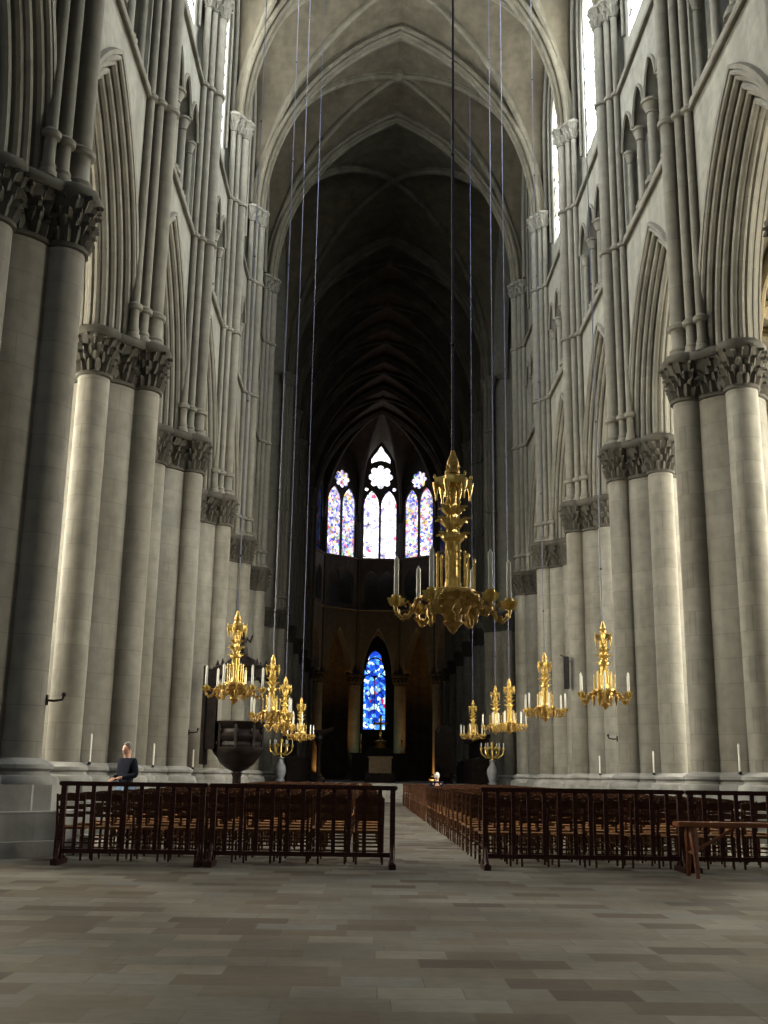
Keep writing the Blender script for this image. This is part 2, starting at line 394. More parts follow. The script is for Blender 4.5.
# ---- clerestory windows
wn = [0]
def window(material, verts, parent_mat=None):
    wn[0] += 1; b = B(); b.faces.new([b.verts.new(v) for v in verts])
    return struct(obj('window_%d' % wn[0], b, material, smooth=False))
def tracery_bars(parent, side, yc):
    b = B()
    M = wall_matrix(side, yc)
    for c in (-1.22, 1.22):
        for z in [25.5+.62*k for k in range(9)]:
            tube(b, [M @ Vector((c-1.0, z, -.37)), M @ Vector((c+1.0, z, -.37))], .025, 4)
    o = obj('glazing_bar', b, M_IRON, parent)
for side in (-1, 1):
    for k, yc in enumerate(bays_nave+bays_choir):
        lit = G_CLER if 1 <= k <= 3 else G_CLER_W if k == 4 else G_DARK
        X = side*(PX-.32)
        wdw = window(lit, [(X, yc-2.6, 24.2), (X, yc+2.6, 24.2), (X, yc+2.6, 34.8), (X, yc-2.6, 34.8)])
        tracery_bars(wdw, side, yc)

# ---- vaults
def arcp(a, h, t):   # height over springing at lateral distance |u| = a*t
    if h > a:
        Rr = (a*a+h*h)/(2*a); x = a*t + Rr - a
        return sqrt(max(0, Rr*Rr - x*x))
    return h*sqrt(max(0, 1-t*t))
def vault(bm, cx, cy, ax, ay, zs, ht, hd, hw, zw, n=12):
    """quadripartite: ax/ay half sizes, transverse arch rise ht, diagonal rise hd, wall arch (spring zw, rise hw)"""
    def D(s, sx, sy): return Vector((cx+sx*ax*s, cy+sy*ay*s, zs+arcp(1, 1.0, s)*hd if hd < 1 else zs+arcp(sqrt(ax*ax+ay*ay), hd, s)))
    for sx in (-1, 1):
        for sy in (-1, 1):
            g1 = []; g2 = []
            for i in range(n+1):
                s = 1-i/n; d = D(s, sx, sy)
                T = Vector((cx+sx*ax*s, cy+sy*ay, zs+arcp(ax, ht, s)+.25*(1-s)))
                zwall = zw+arcp(ay, hw, s) if True else 0
                Wp = Vector((cx+sx*ax, cy+sy*ay*s, max(zwall, zs)))
                if i == 0: Wp.z = zs; 
                g1.append([bm.verts.new(d.lerp(T, j/4)+Vector((0, 0, .12*sin(pi*j/4)*(1-s)))) for j in range(5)])
                g2.append([bm.verts.new(d.lerp(Wp, j/4)+Vector((0, 0, .12*sin(pi*j/4)*(1-s)))) for j in range(5)])
            for g in (g1, g2):
                for i in range(n):
                    for j in range(4):
                        try: bm.faces.new((g[i][j], g[i+1][j], g[i+1][j+1], g[i][j+1]))
                        except ValueError: pass
def diag_ribs(bm, cx, cy, ax, ay, zs, hd, r=.15):
    L = sqrt(ax*ax+ay*ay)
    for sg in (1, -1):
        pts = []
        for i in range(-14, 15):
            s = i/14; pts.append((cx+ax*s, cy+sg*ay*s, zs+arcp(L, hd, abs(s))-.1))
        tube(bm, pts, r, 8); tube(bm, [(p[0], p[1], p[2]+.16) for p in pts], r*.9, 6)
    lathe(bm, [(0, -.38), (.22, -.34), (.42, -.2), (.45, .1), (.3, .25), (0, .26)], (cx, cy, zs+hd), 14)
def trans_arch(bm, a, zs, h, y=0, w=.5, d=.5):
    """transverse arch in the x-z plane: flat soffit band with rolls"""
    P = [(u, y, z) for u, z in arch(a, zs, h, 20)]
    P2 = [(u, y, z) for u, z in arch(a+.0, zs, h, 20)]
    prof = [(d, -w*.75), (.22, -w*.75), (.10, -w*.45), (0.02, -w*.3), (0.02, w*.3), (.10, w*.45), (.22, w*.75), (d, w*.75)]
    # normal direction: travel left->right over the top, outward is left of travel
    sweep(bm, P, [(q[0], q[1]) for q in prof], (0, -1, 0))
    for b_, n_, r in ((-.42, .20, .12), (.42, .20, .12), (-.2, .07, .1), (.2, .07, .1), (0, .0, .13)):
        sweep(bm, P, [(n_+r*cos(t*pi/4), b_+r*sin(t*pi/4)) for t in range(9)], (0, -1, 0))
AX = 6.45
HT, HD = 9.75, 10.15
bm = B()
for yc in bays_nave+bays_choir: vault(bm, 0, yc, AX+.45, H, Z_SPR, HT+.2, HD, 5.9, 30.0)
yx = (CROSS_W+CROSS_E)/2; hx = (CROSS_E-CROSS_W)/2
vault(bm, 0, yx, AX+.45, hx, Z_SPR, HT+.2, HD+.3, 9.6, Z_SPR)
for s in (-1, 1): vault(bm, s*15.9, yx, 8.5, hx, Z_SPR, 9.4, HD+.3, 9.6, Z_SPR)
box(bm, -9, 9, WEST_Y, Y0, 36.6, 37)
# aisle vaults
for s in (-1, 1):
    for yc in bays_nave+bays_choir: vault(bm, s*11.3, yc, 3.25, H, Z_ABA, 4.6, 5.5, 4.6, Z_ABA+.2, 8)
# apse vault: five webs between radial ribs
def apse_v(k, r): 
    a = R(-90+36*k); return (r*sin(a), r*cos(a))
RV = (APO+.35)/cos(R(18))
ribs = [(apse_v(k, RV)) for k in range(6)]
O = Vector((0, APSE_Y, Z_SPR+HD))
def ribp(k, s): return Vector((ribs[k][0]*s, APSE_Y+ribs[k][1]*s, Z_SPR+arcp(RV, HD, s)))
for k in range(5):
    A, Bv = Vector((*ribs[k], 0)), Vector((*ribs[k+1], 0)); mid = (A+Bv)/2; hw = (Bv-A).length/2; dr = (Bv-A).normalized()
    for kk, sg in ((k, -1), (k+1, 1)):
        g = []
        for i in range(13):
            s = 1-i/12; d = ribp(kk, s)
            Wp = Vector((mid.x, mid.y+APSE_Y, 0))+dr*(sg*hw*s); Wp.z = Z_SPR+3.2+arcp(hw, 5.6, s) if i else Z_SPR
            g.append([bm.verts.new(d.lerp(Wp, j/4)) for j in range(5)])
        for i in range(12):
            for j in range(4): bm.faces.new((g[i][j], g[i+1][j], g[i+1][j+1], g[i][j+1]))
bmesh.ops.remove_doubles(bm, verts=bm.verts, dist=.001)
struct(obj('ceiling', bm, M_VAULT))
# transverse arches
tr0 = None
for y in PIER_Y + CHOIR_Y:
    if tr0 is None:
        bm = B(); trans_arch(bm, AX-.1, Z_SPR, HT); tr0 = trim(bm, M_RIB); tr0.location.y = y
    else: trim(None, src=tr0).location.y = y
dr0 = None
for yc in bays_nave+bays_choir:
    if dr0 is None:
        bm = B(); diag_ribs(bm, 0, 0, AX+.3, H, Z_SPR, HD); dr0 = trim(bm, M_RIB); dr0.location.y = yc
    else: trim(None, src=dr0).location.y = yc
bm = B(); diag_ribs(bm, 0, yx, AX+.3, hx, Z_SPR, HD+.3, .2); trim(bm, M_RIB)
bm = B()
for k in range(1, 5): tube(bm, [ribp(k, s/14)-Vector((0, 0, .1)) for s in range(15)], .17, 8)
trim(bm, M_RIB)
# wall arches (formerets) around the clerestory
bm = B(); tube(bm, [(-.62, u, z) for u, z in arch(3.15, 30.0, 5.75, 12, 3.0)], .10, 8); tube(bm, [(-.52, u, z) for u, z in arch(2.6, 30.0, 5.0, 12, 5.0)], .06, 8)
f0 = trim(bm, M_SHAFT); place(f0, -1, bays_nave[0])
for side in (-1, 1):
    for yc in bays_nave+bays_choir:
        if not (side == -1 and yc == bays_nave[0]): place(trim(None, src=f0), side, yc)
# aisle ribs
bm = B(); diag_ribs(bm, 0, 0, 3.1, H, Z_ABA, 5.4, .12)
P = [(u, -H, z) for u, z in arch(3.1, Z_ABA, 4.5, 14)]
sweep(bm, P, [(.3, -.35), (.1, -.35), (0, -.2), (0, .2), (.1, .35), (.3, .35)], (0, -1, 0))
a0 = trim(bm, M_YEL); a0.location = (-11.3, bays_nave[0], 0)
for s in (-1, 1):
    for yc in bays_nave+bays_choir:
        if not (s == -1 and yc == bays_nave[0]): trim(None, src=a0).location = (s*11.3, yc, 0)

# ---- aisle outer walls and windows, transept, apse, west wall
AXW = 14.6
for side, nm in ((-1, 'aisle_left'), (1, 'aisle_right')):
    bm = B()
    for yc in bays_nave+bays_choir:
        M = uvw((side*AXW, yc, 0), (0, -side*1.0, 0), (0, 0, 1), (side*1.0, 0, 0))
        plate(bm, [(-H, 0), (H, 0), (H, 18), (-H, 18)], [lancet(-1.15, .95, 4.6, 11.2, 1.6), lancet(1.15, .95, 4.6, 11.2, 1.6), circ((0, 14.1), .95, 20)], 0, .7, M)
        for s in (-1, 1): tube(bm, [M @ Vector((s*H*.98, 0, 0)), M @ Vector((s*H*.98, Z_ABA, 0))], .3, 8)
    struct(obj('wall_'+nm, bm, M_YEL, smooth=False))
    for k, yc in enumerate(bays_nave+bays_choir):
        X = side*(AXW+.45)
        window(G_AISLE if 1 <= k <= 4 else G_DARK, [(X, yc-2.5, 4.2), (X, yc+2.5, 4.2), (X, yc+2.5, 15.4), (X, yc-2.5, 15.4)])
    bm = B()
    XE = 24.3
    x0, x1 = sorted((side*8.15, side*XE)); xa, xb = sorted((side*8.15, side*AXW)); xc, xd = sorted((side*AXW, side*XE))
    for yy in (CROSS_W, CROSS_E):
        box(bm, xa, xb, yy-.3, yy+.3, 17.6, 37); box(bm, *sorted((side*6.95, side*8.3)), yy-.25, yy+.25, 11.2, 37); box(bm, xc, xd, yy-.3, yy+.3, 0, 37)
    M = uvw((side*XE, yx, 0), (0, -side*1.0, 0), (0, 0, 1), (side*1.0, 0, 0))
    plate(bm, [(-hx, 0), (hx, 0), (hx, 37), (-hx, 37)], [lancet(c, .9, 7, 15, 1.5) for c in (-3.6, 0, 3.6)]+[circ((0, 27), 4.2, 32)], 0, .7, M)
    struct(obj('wall_transept_'+('left' if side < 0 else 'right'), bm, M_WALL, smooth=False))
    X = side*(XE+.4); window(G_DARK, [(X, yx-5.5, 6), (X, yx+5.5, 6), (X, yx+5.5, 32), (X, yx-5.5, 32)])
# apse
bm = B(); wl = []
apse_dark = B()
for k in range(5):
    al = R(-72+36*k); n_ = Vector((sin(al), cos(al), 0)); u_ = Vector((cos(al), -sin(al), 0))
    hw = APO*math.tan(R(18))
    org = Vector((0, APSE_Y, 0))+n_*APO
    M = uvw(org, u_, (0, 0, 1), n_)
    e = hw+.22
    plate(bm, [(-e, Z_ABA), (-1.42, Z_ABA)]+arch(1.42, Z_ABA, 4.6, 10)[1:-1]+[(1.42, Z_ABA), (e, Z_ABA), (e, Z_S1+.3), (-e, Z_S1+.3)], [], 0, 1.1, M)
    th = [(-1.55, 18.1)]
    for c in (-.8, .8):
        for (u, z) in arch(.68, 20.6, 1.1, 6): th.append((c+u, z))
    th.append((1.55, 18.1)); th[0] = (-1.48, 18.1); th[-1] = (1.48, 18.1)
    plate(bm, [(-e, Z_S1+.3), (e, Z_S1+.3), (e, Z_S2), (-e, Z_S2)], [th], 0, .4, M)
    plate(bm, [(-e-.3, Z_S1+.3), (e+.3, Z_S1+.3), (e+.3, Z_S2), (-e-.3, Z_S2)], [], 1.0, 1.15, M)
    zc = 31.75
    if k != 2: zc = 31.15
    holes = [lancet(-.9, .78, Z_S2+.05, 28.6, 1.65), lancet(.9, .78, Z_S2+.05, 28.6, 1.65), flower((0, zc), 1.28 if k == 2 else .95, 8, .27), 
             circ((-1.45, 30.4), .2, 10), circ((1.45, 30.4), .2, 10),
             [(-.98, 33.25), (-1.0, 33.7), (-.75, 34.1), (-.4, 34.5), (-.2, 34.9), (0, 35.15), (.2, 34.9), (.4, 34.5), (.75, 34.1), (1.0, 33.7), (.98, 33.25), (.5, 33.45), (0, 33.55), (-.5, 33.45)]]
    if k != 2: holes = holes[:3]
    plate(bm, [(-e, Z_S2), (e, Z_S2), (e, 37.2), (-e, 37.2)], holes, .25, .5, M)
    g = (G_CH if k == 2 else G_CHS)
    if k in (0, 4): g = G_DARK
    
    q = [M @ Vector(p) for p in ((-1.75, Z_S2-.2, .42), (1.75, Z_S2-.2, .42), (1.75, 30.5, .42), (-1.75, 30.5, .42))]
    wd = window(g, q)
    q = [M @ Vector(p) for p in ((-1.75, 30.5, .42), (1.75, 30.5, .42), (1.75, 35.6, .42), (-1.75, 35.6, .42))]
    bb = B(); bb.faces.new([bb.verts.new(v) for v in q]); obj('rose_pane', bb, G_ROSE if k == 2 else g, wd, smooth=False)
    # string courses
    for z in (Z_S1, Z_S2-.12):
        tube(bm, [M @ Vector((-hw, z, -.02)), M @ Vector((hw, z, -.02))], .12, 6)
struct(obj('wall_apse', bm, M_WALL, smooth=False))
bm = B()
# ambulatory: outer ring wall, ceiling, axial chapel
RO = 13.6
for k in range(5):
    al = R(-72+36*k); n_ = Vector((sin(al), cos(al), 0)); u_ = Vector((cos(al), -sin(al), 0)); hw = (RO+.7)*math.tan(R(18))
    M = uvw(Vector((0, APSE_Y, 0))+n_*RO, u_, (0, 0, 1), n_)
    if k == 2: ol = [(-hw, 0), (-2.3, 0), (-2.3, Z_ABA)]+arch(2.3, Z_ABA, 4.9, 10)[1:-1]+[(2.3, Z_ABA), (2.3, 0), (hw, 0), (hw, 18), (-hw, 18)]
    else: ol = [(-hw, 0), (hw, 0), (hw, 18), (-hw, 18)]
    plate(bm, ol, [], 0, .6, M)
    plate(bm, [(-hw-.5, 0), (hw+.5, 0), (2.2, -RO+APO+1.0), (-2.2, -RO+APO+1.0)], [], 0, .3, uvw(Vector((0, APSE_Y, 16.6))+n_*(RO+.3), u_, n_, (0, 0, 1)))
YC = APSE_Y+RO+.6; YE = 126.0
for s in (-1, 1): box(bm, min(s*2.9, s*3.4), max(s*2.9, s*3.4), YC-.4, YE+.6, 0, 17.5)
box(bm, -3.4, 3.4, YC, YE+.6, 17.2, 17.6)
plate(bm, [(-3.2, 0), (3.2, 0), (3.2, 17.4), (-3.2, 17.4)], [lancet(-.15-.64, .60, 6.4, 11.9, .75), lancet(-.15+.64, .60, 6.4, 11.9, .75), circ((-.15, 13.5), 1.0, 24)] + [[(-.95, 14.25), (-.85, 14.75), (-.55, 15.2), (-.15, 15.4), (.25, 15.2), (.55, 14.75), (.65, 14.25), (.3, 14.58), (-.15, 14.68), (-.6, 14.58)]] + [[(-1.36, 12.55), (-1.30, 13.2), (-1.18, 13.0), (-.9, 12.75)], [(1.06, 12.55), (1.0, 13.2), (.88, 13.0), (.6, 12.75)]], 0, .4, uvw((0, YE, 0), (1, 0, 0), (0, 0, 1), (0, 1, 0)))
struct(obj('wall_ambulatory', bm, M_YEL, smooth=False))
window(G_BLUE, [(-1.7, YE+.3, 6.2), (1.4, YE+.3, 6.2), (1.4, YE+.3, 15.7), (-1.7, YE+.3, 15.7)])
# west wall behind the camera: portal glass and rose
bm = B()
plate(bm, [(-9, 0), (9, 0), (9, 37), (-9, 37)], [flower((0, 27.5), 5.8, 12, .2), lancet(0, 3.6, 8.5, 14, 4.5)], 0, .8, uvw((0, WEST_Y, 0), (1, 0, 0), (0, 0, 1), (0, -1, 0)))
struct(obj('wall_west', bm, M_WALL, smooth=False))
window(G_WEST, [(-6, WEST_Y-.5, 21), (6, WEST_Y-.5, 21), (6, WEST_Y-.5, 34), (-6, WEST_Y-.5, 34)])
window(G_WEST, [(-4, WEST_Y-.5, 8), (4, WEST_Y-.5, 8), (4, WEST_Y-.5, 19.5), (-4, WEST_Y-.5, 19.5)])

# ================================================================ PIERS
SH_O, SH_R, CORE = .965, .36, .87
def octagon(bm, r, z0, z1, c=(0, 0)):
    lathe(bm, [(r/cos(pi/8), z0), (r/cos(pi/8), z1)], (c[0], c[1], 0), 8, pi/8, pi/8+2*pi)
def base_bm():
    b = B()
    octagon(b, 2.05, 0, .22); octagon(b, 1.86, .22, .62)
    for r, z0, z1 in ((1.16, .62, 1.0),): octagon(b, r+.25, z0, z1)
    for i in range(4):
        a = i*pi/2; c = (cos(a)*SH_O, sin(a)*SH_O); octagon(b, .66, .62, 1.0, c)
    def att(r, c): lathe(b, [(r+.30, 1.0), (r+.30, 1.06), (r+.27, 1.12), (r+.17, 1.14), (r+.14, 1.2), (r+.20, 1.24), (r+.20, 1.3), (r+.10, 1.36), (r, 1.40), (r-.05, 1.42)], (*c, 0), 20)
    att(CORE, (0, 0))
    for i in range(4): a = i*pi/2; att(SH_R, (cos(a)*SH_O, sin(a)*SH_O))
    return b
def leaf(b, c, ang, lean, w, h, out):
    """a curled crocket leaf: stem sheet bending outward at the tip"""
    d = Vector((cos(ang), sin(ang), 0)); t = Vector((-sin(ang), cos(ang), 0)); rings = []
    for i, (o, z, ww) in enumerate(((0, 0, .55), (.25, .4, 1.0), (.55, .75, .95), (1.0, .95, .7), (1.1, .72, .35))):
        p = Vector(c)+d*(o*out)+Vector((0, 0, z*h))
        rings.append([b.verts.new(p-t*w*ww*.5+d*.0), b.verts.new(p+d*.05*(1.5 if i else 1)), b.verts.new(p+t*w*ww*.5)])
    for i in range(4):
        for j in range(2): b.faces.new((rings[i][j], rings[i+1][j], rings[i+1][j+1], rings[i][j+1]))
    tip = Vector(c)+d*(1.0*out)+Vector((0, 0, .84*h)); ball(b, tip, .075*w/.28, (1, 1, .9), 1)
def capital_bm():
    b = B(); rnd = random.Random(3)
    z0, z1 = 10.03, 10.93
    def bell(r, c, n): lathe(b, [(r, z0-.05), (r+.06, z0-.03), (r+.06, z0+.04), (r+.01, z0+.07), (r+.03, z0+.4), (r+.10, z0+.7), (r+.2, z1)], (*c, 0), n)
    bell(CORE, (0, 0), 24)
    for i in range(4): a = i*pi/2; bell(SH_R, (cos(a)*SH_O, sin(a)*SH_O), 14)
    for row, (dz, h, out) in enumerate(((.04, .27, .10), (.22, .27, .16), (.41, .27, .20), (.60, .30, .27))):
        for k in range(30):
            a = 2*pi*(k+.5*(row % 2))/30 + rnd.uniform(-.06, .06)
            if min(abs((a-j*pi/2+pi) % (2*pi)-pi) for j in range(4)) < .30: continue
            leaf(b, (cos(a)*(CORE+.02), sin(a)*(CORE+.02), z0+dz+rnd.uniform(-.02, .02)), a, 0, .20, h*rnd.uniform(.8, 1.15), out*.62*rnd.uniform(.7, 1.25))
        for j in range(4):
            aj = j*pi/2
            for k in range(-5, 6):
                a = aj+(k+.5*(row % 2))*.40+rnd.uniform(-.06, .06)
                cc = (cos(aj)*SH_O+cos(a)*(SH_R+.02), sin(aj)*SH_O+sin(a)*(SH_R+.02), z0+dz+rnd.uniform(-.02, .02))
                leaf(b, cc, a, 0, .17, h*rnd.uniform(.8, 1.15), out*.62*rnd.uniform(.7, 1.2))
    return b
def abacus_bm():
    b = B()
    def oct2(r, zs, c):
        lathe(b, [(r/cos(pi/8), zs[0]), (r/cos(pi/8)+.05, zs[0]+.06), (r/cos(pi/8)+.05, zs[0]+.15), (r/cos(pi/8)-.02, zs[1])], (c[0], c[1], 0), 8, pi/8, pi/8+2*pi)
    oct2(CORE+.22, (10.92, 11.15), (0, 0))
    for i in range(4): a = i*pi/2; oct2(SH_R+.16, (10.92, 11.151), (cos(a)*SH_O, sin(a)*SH_O))
    return b
WS = [(-1.08, 0, .21), (-.90, .36, .13), (-.90, -.36, .13), (-.74, .62, .11), (-.74, -.62, .11)]
def wshaft_bm(x, y, r, ring=True):
    b = B(); zt = Z_SPR if abs(y) < .1 else Z_SPR
    pr = [(r*1.5, 11.14), (r*1.5, 11.24), (r*1.15, 11.3), (r*1.3, 11.36), (r, 11.44)]
    for zr in (11.95, Z_S1+.02, Z_S2+.02):
        pr += [(r, zr-.08), (r+.07, zr-.05), (r+.08, zr+.04), (r, zr+.12)]
    pr += [(r, zt-.75)]
    lathe(b, pr, (x, y, 0), 12)
    return b
def wcap_bm(x, y, r):
    b = B(); lathe(b, [(r, Z_SPR-.78), (r+.05, Z_SPR-.75), (r+.01, Z_SPR-.7), (r+.06, Z_SPR-.35), (r+.16, Z_SPR-.12), (r+.2, Z_SPR-.1), (r+.2, Z_SPR)], (x, y, 0), 8)
    for row in (0, 1):
        for k in range(8):
            a = 2*pi*(k+.5*row)/8; leaf(b, (x+cos(a)*r, y+sin(a)*r, Z_SPR-.68+.28*row), a, 0, r*.9, .3, .1)
    return b
def make_pier(label):
    t = thing('clustered_pier', label, 'pier', group='clustered stone piers')
    obj('base', base_bm(), M_BASE, t)
    b = B(); lathe(b, [(CORE, 1.38), (CORE, 10.05)], (0, 0, 0), 32); obj('core_column', b, M_PIER, t)
    for i in range(4):
        a = i*pi/2; b = B(); lathe(b, [(SH_R, 1.38), (SH_R, 10.05)], (cos(a)*SH_O, sin(a)*SH_O, 0), 20); obj('engaged_shaft', b, M_PIER, t)
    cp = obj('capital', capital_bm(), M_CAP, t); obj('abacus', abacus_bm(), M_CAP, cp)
    for x, y, r in WS:
        s = obj('wall_shaft', wshaft_bm(x, y, r), M_SHAFT, t); obj('shaft_capital', wcap_bm(x, y, r), M_SHAFT, s)
    return t
def kids(o): KIDS[o.name] = [c for c in C.objects if c.parent == o]
ORD = ['first', 'second', 'third', 'fourth', 'fifth', 'sixth', 'seventh', 'eighth', 'ninth', 'tenth', 'eleventh', 'twelfth', 'thirteenth', 'fourteenth', 'fifteenth', 'sixteenth', 'seventeenth', 'eighteenth', 'nineteenth', 'twentieth']
proto = make_pier('')
def snapshot(o):
    KIDS[o.name] = [c for c in C.objects if c.parent == o]
    for c in KIDS[o.name]: snapshot(c)
snapshot(proto)
def put_pier(x, y, side, label):
    global used
    t = proto if not used else copy_tree(proto)
    used = True
    t.location = (side*x, y, 0); t.rotation_euler.z = 0 if side > 0 else pi; t['label'] = label
    return t
used = False
for side, sn in ((-1, 'left'), (1, 'right')):
    for i, y in enumerate(PIER_Y):
        if i == 0: lb = f'massive shadowed clustered stone pier nearest the camera at the {sn} edge of the photo'
        elif i == 5: lb = f'clustered stone pier where the {sn} nave arcade meets the dark crossing'
        else: lb = f'pale clustered stone pier with dark leaf capital, {ORD[i]} from camera in the {sn} arcade'
        put_pier(PX, y, side, lb)
    for i, y in enumerate(CHOIR_Y):
        put_pier(PX, y, side, f'dim clustered stone pier beyond the crossing, {ORD[i]} of the {sn} choir arcade')
# apse columns
def apse_col(k):
    a = R(-90+36*k); r = (APO+.55)/cos(R(18)); x, y = r*sin(a), r*cos(a)
    side = ['', 'far left', 'inner left', 'inner right', 'far right'][k]
    t = thing('apse_column', f'round stone column of the apse arcade, {side} of the blue chapel window', 'column', (x, APSE_Y+y, 0), -a, 'round columns around the apse')
    b = B(); octagon(b, .95, 0, 1.0); lathe(b, [(.85, 1.0), (.85, 1.1), (.7, 1.2), (.76, 1.28), (.62, 1.4)], n=20); obj('base', b, M_BASE, t)
    b = B(); lathe(b, [(.60, 1.38), (.60, 10.05)], n=24); obj('shaft', b, M_PIER, t)
    b = B(); lathe(b, [(.6, 10.0), (.68, 10.03), (.62, 10.1), (.7, 10.7), (.85, 10.92), (1.0, 10.95), (1.0, 11.15)], n=8)
    for row in range(3):
        for q in range(12): aa = 2*pi*(q+.5*row)/12; leaf(b, (cos(aa)*.62, sin(aa)*.62, 10.08+.27*row), aa, 0, .3, .34, .15+.05*row)
    obj('capital', b, M_CAP, t)
    b = B()
    for dx, dy, rr in ((0, -.62, .13), (-.2, -.52, .09), (.2, -.52, .09)): lathe(b, [(rr, 11.1), (rr, Z_SPR)], (dx, dy, 0), 8)
    obj('wall_shaft', b, M_SHAFT, t)
for k in range(1, 5): apse_col(k)

# ================================================================ RAILINGS
def railing(x0, x1, y, label, lean=0.0, foot0=True, foot1=True):
    L = x1-x0
    t = thing('wooden_railing', label, 'railing', (x0, y, 0), 0, 'low wooden railings across the nave')
    b = B(); v = box(b, -.03, L+.03, -.045, .045, 1.015, 1.075); bmesh.ops.bevel(b, geom=b.edges[:], offset=.012, segments=2, affect='EDGES'); obj('top_rail', b, M_RAIL, t)
    b = B(); box(b, 0, L, -.022, .022, .14, .20); obj('bottom_rail', b, M_RAIL, t)
    for k, xx in enumerate((.035, L-.035)):
        if not (foot0, foot1)[k]: continue
        b = B(); box(b, xx-.035, xx+.035, -.035, .035, .04, 1.02); obj('post', b, M_RAIL, t)
        b = B(); box(b, xx-.045, xx+.045, -.26, .26, 0, .07)
        for s in (-1, 1):
            tube(b, [(xx, s*.22, .06), (xx, s*.11, .13), (xx, s*.03, .30)], [.035, .03, .02], 6)
        obj('foot', b, M_RAIL, t)
    n = max(2, round(L/.215))
    for k in range(1, n):
        xx = L*k/n; b = B(); box(b, xx-.027, xx+.027, -.014, .014, .17, 1.03); obj('baluster', b, M_RAIL, t)
    return t
railing(-5.2, -3.25, 15.2, 'dark wooden railing beside the shadowed left pier, left of the two left ones')
railing(-3.17, -.67, 15.2, 'dark wooden railing ending at the left edge of the central aisle')
railing(.53, 3.28, 15.3, 'reddish wooden railing starting at the right edge of the central aisle')
railing(3.36, 5.36, 15.3, 'dark wooden railing behind the orange-brown bench at the right')
# bench
t = thing('wooden_bench', 'orange-brown wooden trestle bench standing before the right-hand railing', 'bench', (2.95, 14.5, 0))
b = B(); box(b, 0, 2.35, -.16, .16, .625, .685); bmesh.ops.bevel(b, geom=b.edges[:], offset=.012, segments=2, affect='EDGES'); obj('seat', b, M_BENCH, t)
for xx in (.2, 2.15):
    for s in (-1, 1):
        b = B(); tube(b, [(xx, s*.08, .63), (xx, s*.10, .52), (xx, s*.155, .28), (xx, s*.21, 0)], [.05, .062, .036, .03], 8); obj('leg', b, M_BENCH, t)
for xx, xe in ((.2, .8), (2.15, 1.55)):
    b = B(); tube(b, [(xx, 0, .3), (xe, 0, .63)], .02, 6); tube(b, [(xx, -.14, .3), (xx, .14, .3)], .02, 6); obj('brace', b, M_BENCH, t)

# ================================================================ CHAIRS (facing the altar)
def chair_leg(b, sx, rear):
    if rear: tube(b, [(sx*.185, -.215, 0), (sx*.185, -.185, .42), (sx*.19, -.20, .62), (sx*.195, -.245, .90)], [.016, .021, .019, .015], 6)
    else: tube(b, [(sx*.20, .19, 0), (sx*.195, .18, .46)], [.015, .020], 6)
def chair_back(b):
    for z0, hh in ((.80, .085), (.69, .045), (.585, .045)):
        pts = []
        yy = -.195-.055*(z0-.6)/.3
        for k in range(9):
            u = -.185+.37*k/8; bow = .03*(1-(u/.185)**2); top = hh*(1+(.35 if z0 > .75 else 0)*(1-(u/.185)**2))
            pts.append([b.verts.new((u, yy-bow-d, z)) for d, z in ((-.008, z0), (-.008, z0+top), (.008, z0+top), (.008, z0))])
        for i in range(8):
            for j in range(4): b.faces.new((pts[i][j], pts[i+1][j], pts[i+1][(j+1) % 4], pts[i][(j+1) % 4]))
        b.faces.new(pts[0]); b.faces.new(pts[-1][::-1])
def chair_stretch(b):
    for z in (.14, .27):
        for s in (-1, 1): tube(b, [(s*.19, -.20, z), (s*.198, .185, z)], .010, 5)
    tube(b, [(-.2, .186, .22), (.2, .186, .22)], .010, 5); tube(b, [(-.187, -.205, .18), (.187, -.205, .18)], .010, 5)
def chair_seat(b):
    v = [b.verts.new(p) for p in ((-.185, -.19, .42), (.185, -.19, .42), (.215, .20, .42), (-.215, .20, .42))]
    u = [b.verts.new(p) for p in ((-.185, -.19, .455), (.185, -.19, .455), (.215, .20, .455), (-.215, .20, .455))]
    m = b.verts.new((0, 0, .444)); b.faces.new(v[::-1])
    for i in range(4):
        b.faces.new((v[i], v[(i+1) % 4], u[(i+1) % 4], u[i])); b.faces.new((u[i], u[(i+1) % 4], m))
def make_chair():
    t = thing('rush_seat_chair', '', 'chair')
    b = B(); chair_seat(b); obj('seat', b, M_RUSH, t, smooth=False)
    b = B(); chair_back(b); obj('backrest', b, M_CHAIR, t)
    for s in (-1, 1):
        for r in (True, False): b = B(); chair_leg(b, s, r); obj('leg', b, M_CHAIR, t)
    b = B(); chair_stretch(b); obj('stretcher', b, M_CHAIR, t)
    return t
cp = make_chair(); snapshot(cp)
cused = False
LX = [-1.02-.52*k for k in range(9)]; RX = [.80+.52*k for k in range(9)]
PITCH, NROW, NIND = .95, 36, 16
rnd = random.Random(11)
def simple_chair(b, x, y):
    c = B(); 
    chair_seat(c); chair_back(c)
    for s in (-1, 1):
        tube(c, [(s*.185, -.2, 0), (s*.19, -.24, .9)], .019, 4); tube(c, [(s*.2, .19, 0), (s*.195, .18, .46)], .018, 4)
    bmesh.ops.translate(c, verts=c.verts, vec=(x, y, 0))
    me = bpy.data.meshes.new('t'); c.to_mesh(me); c.free(); b.from_mesh(me); bpy.data.meshes.remove(me)
far = B()
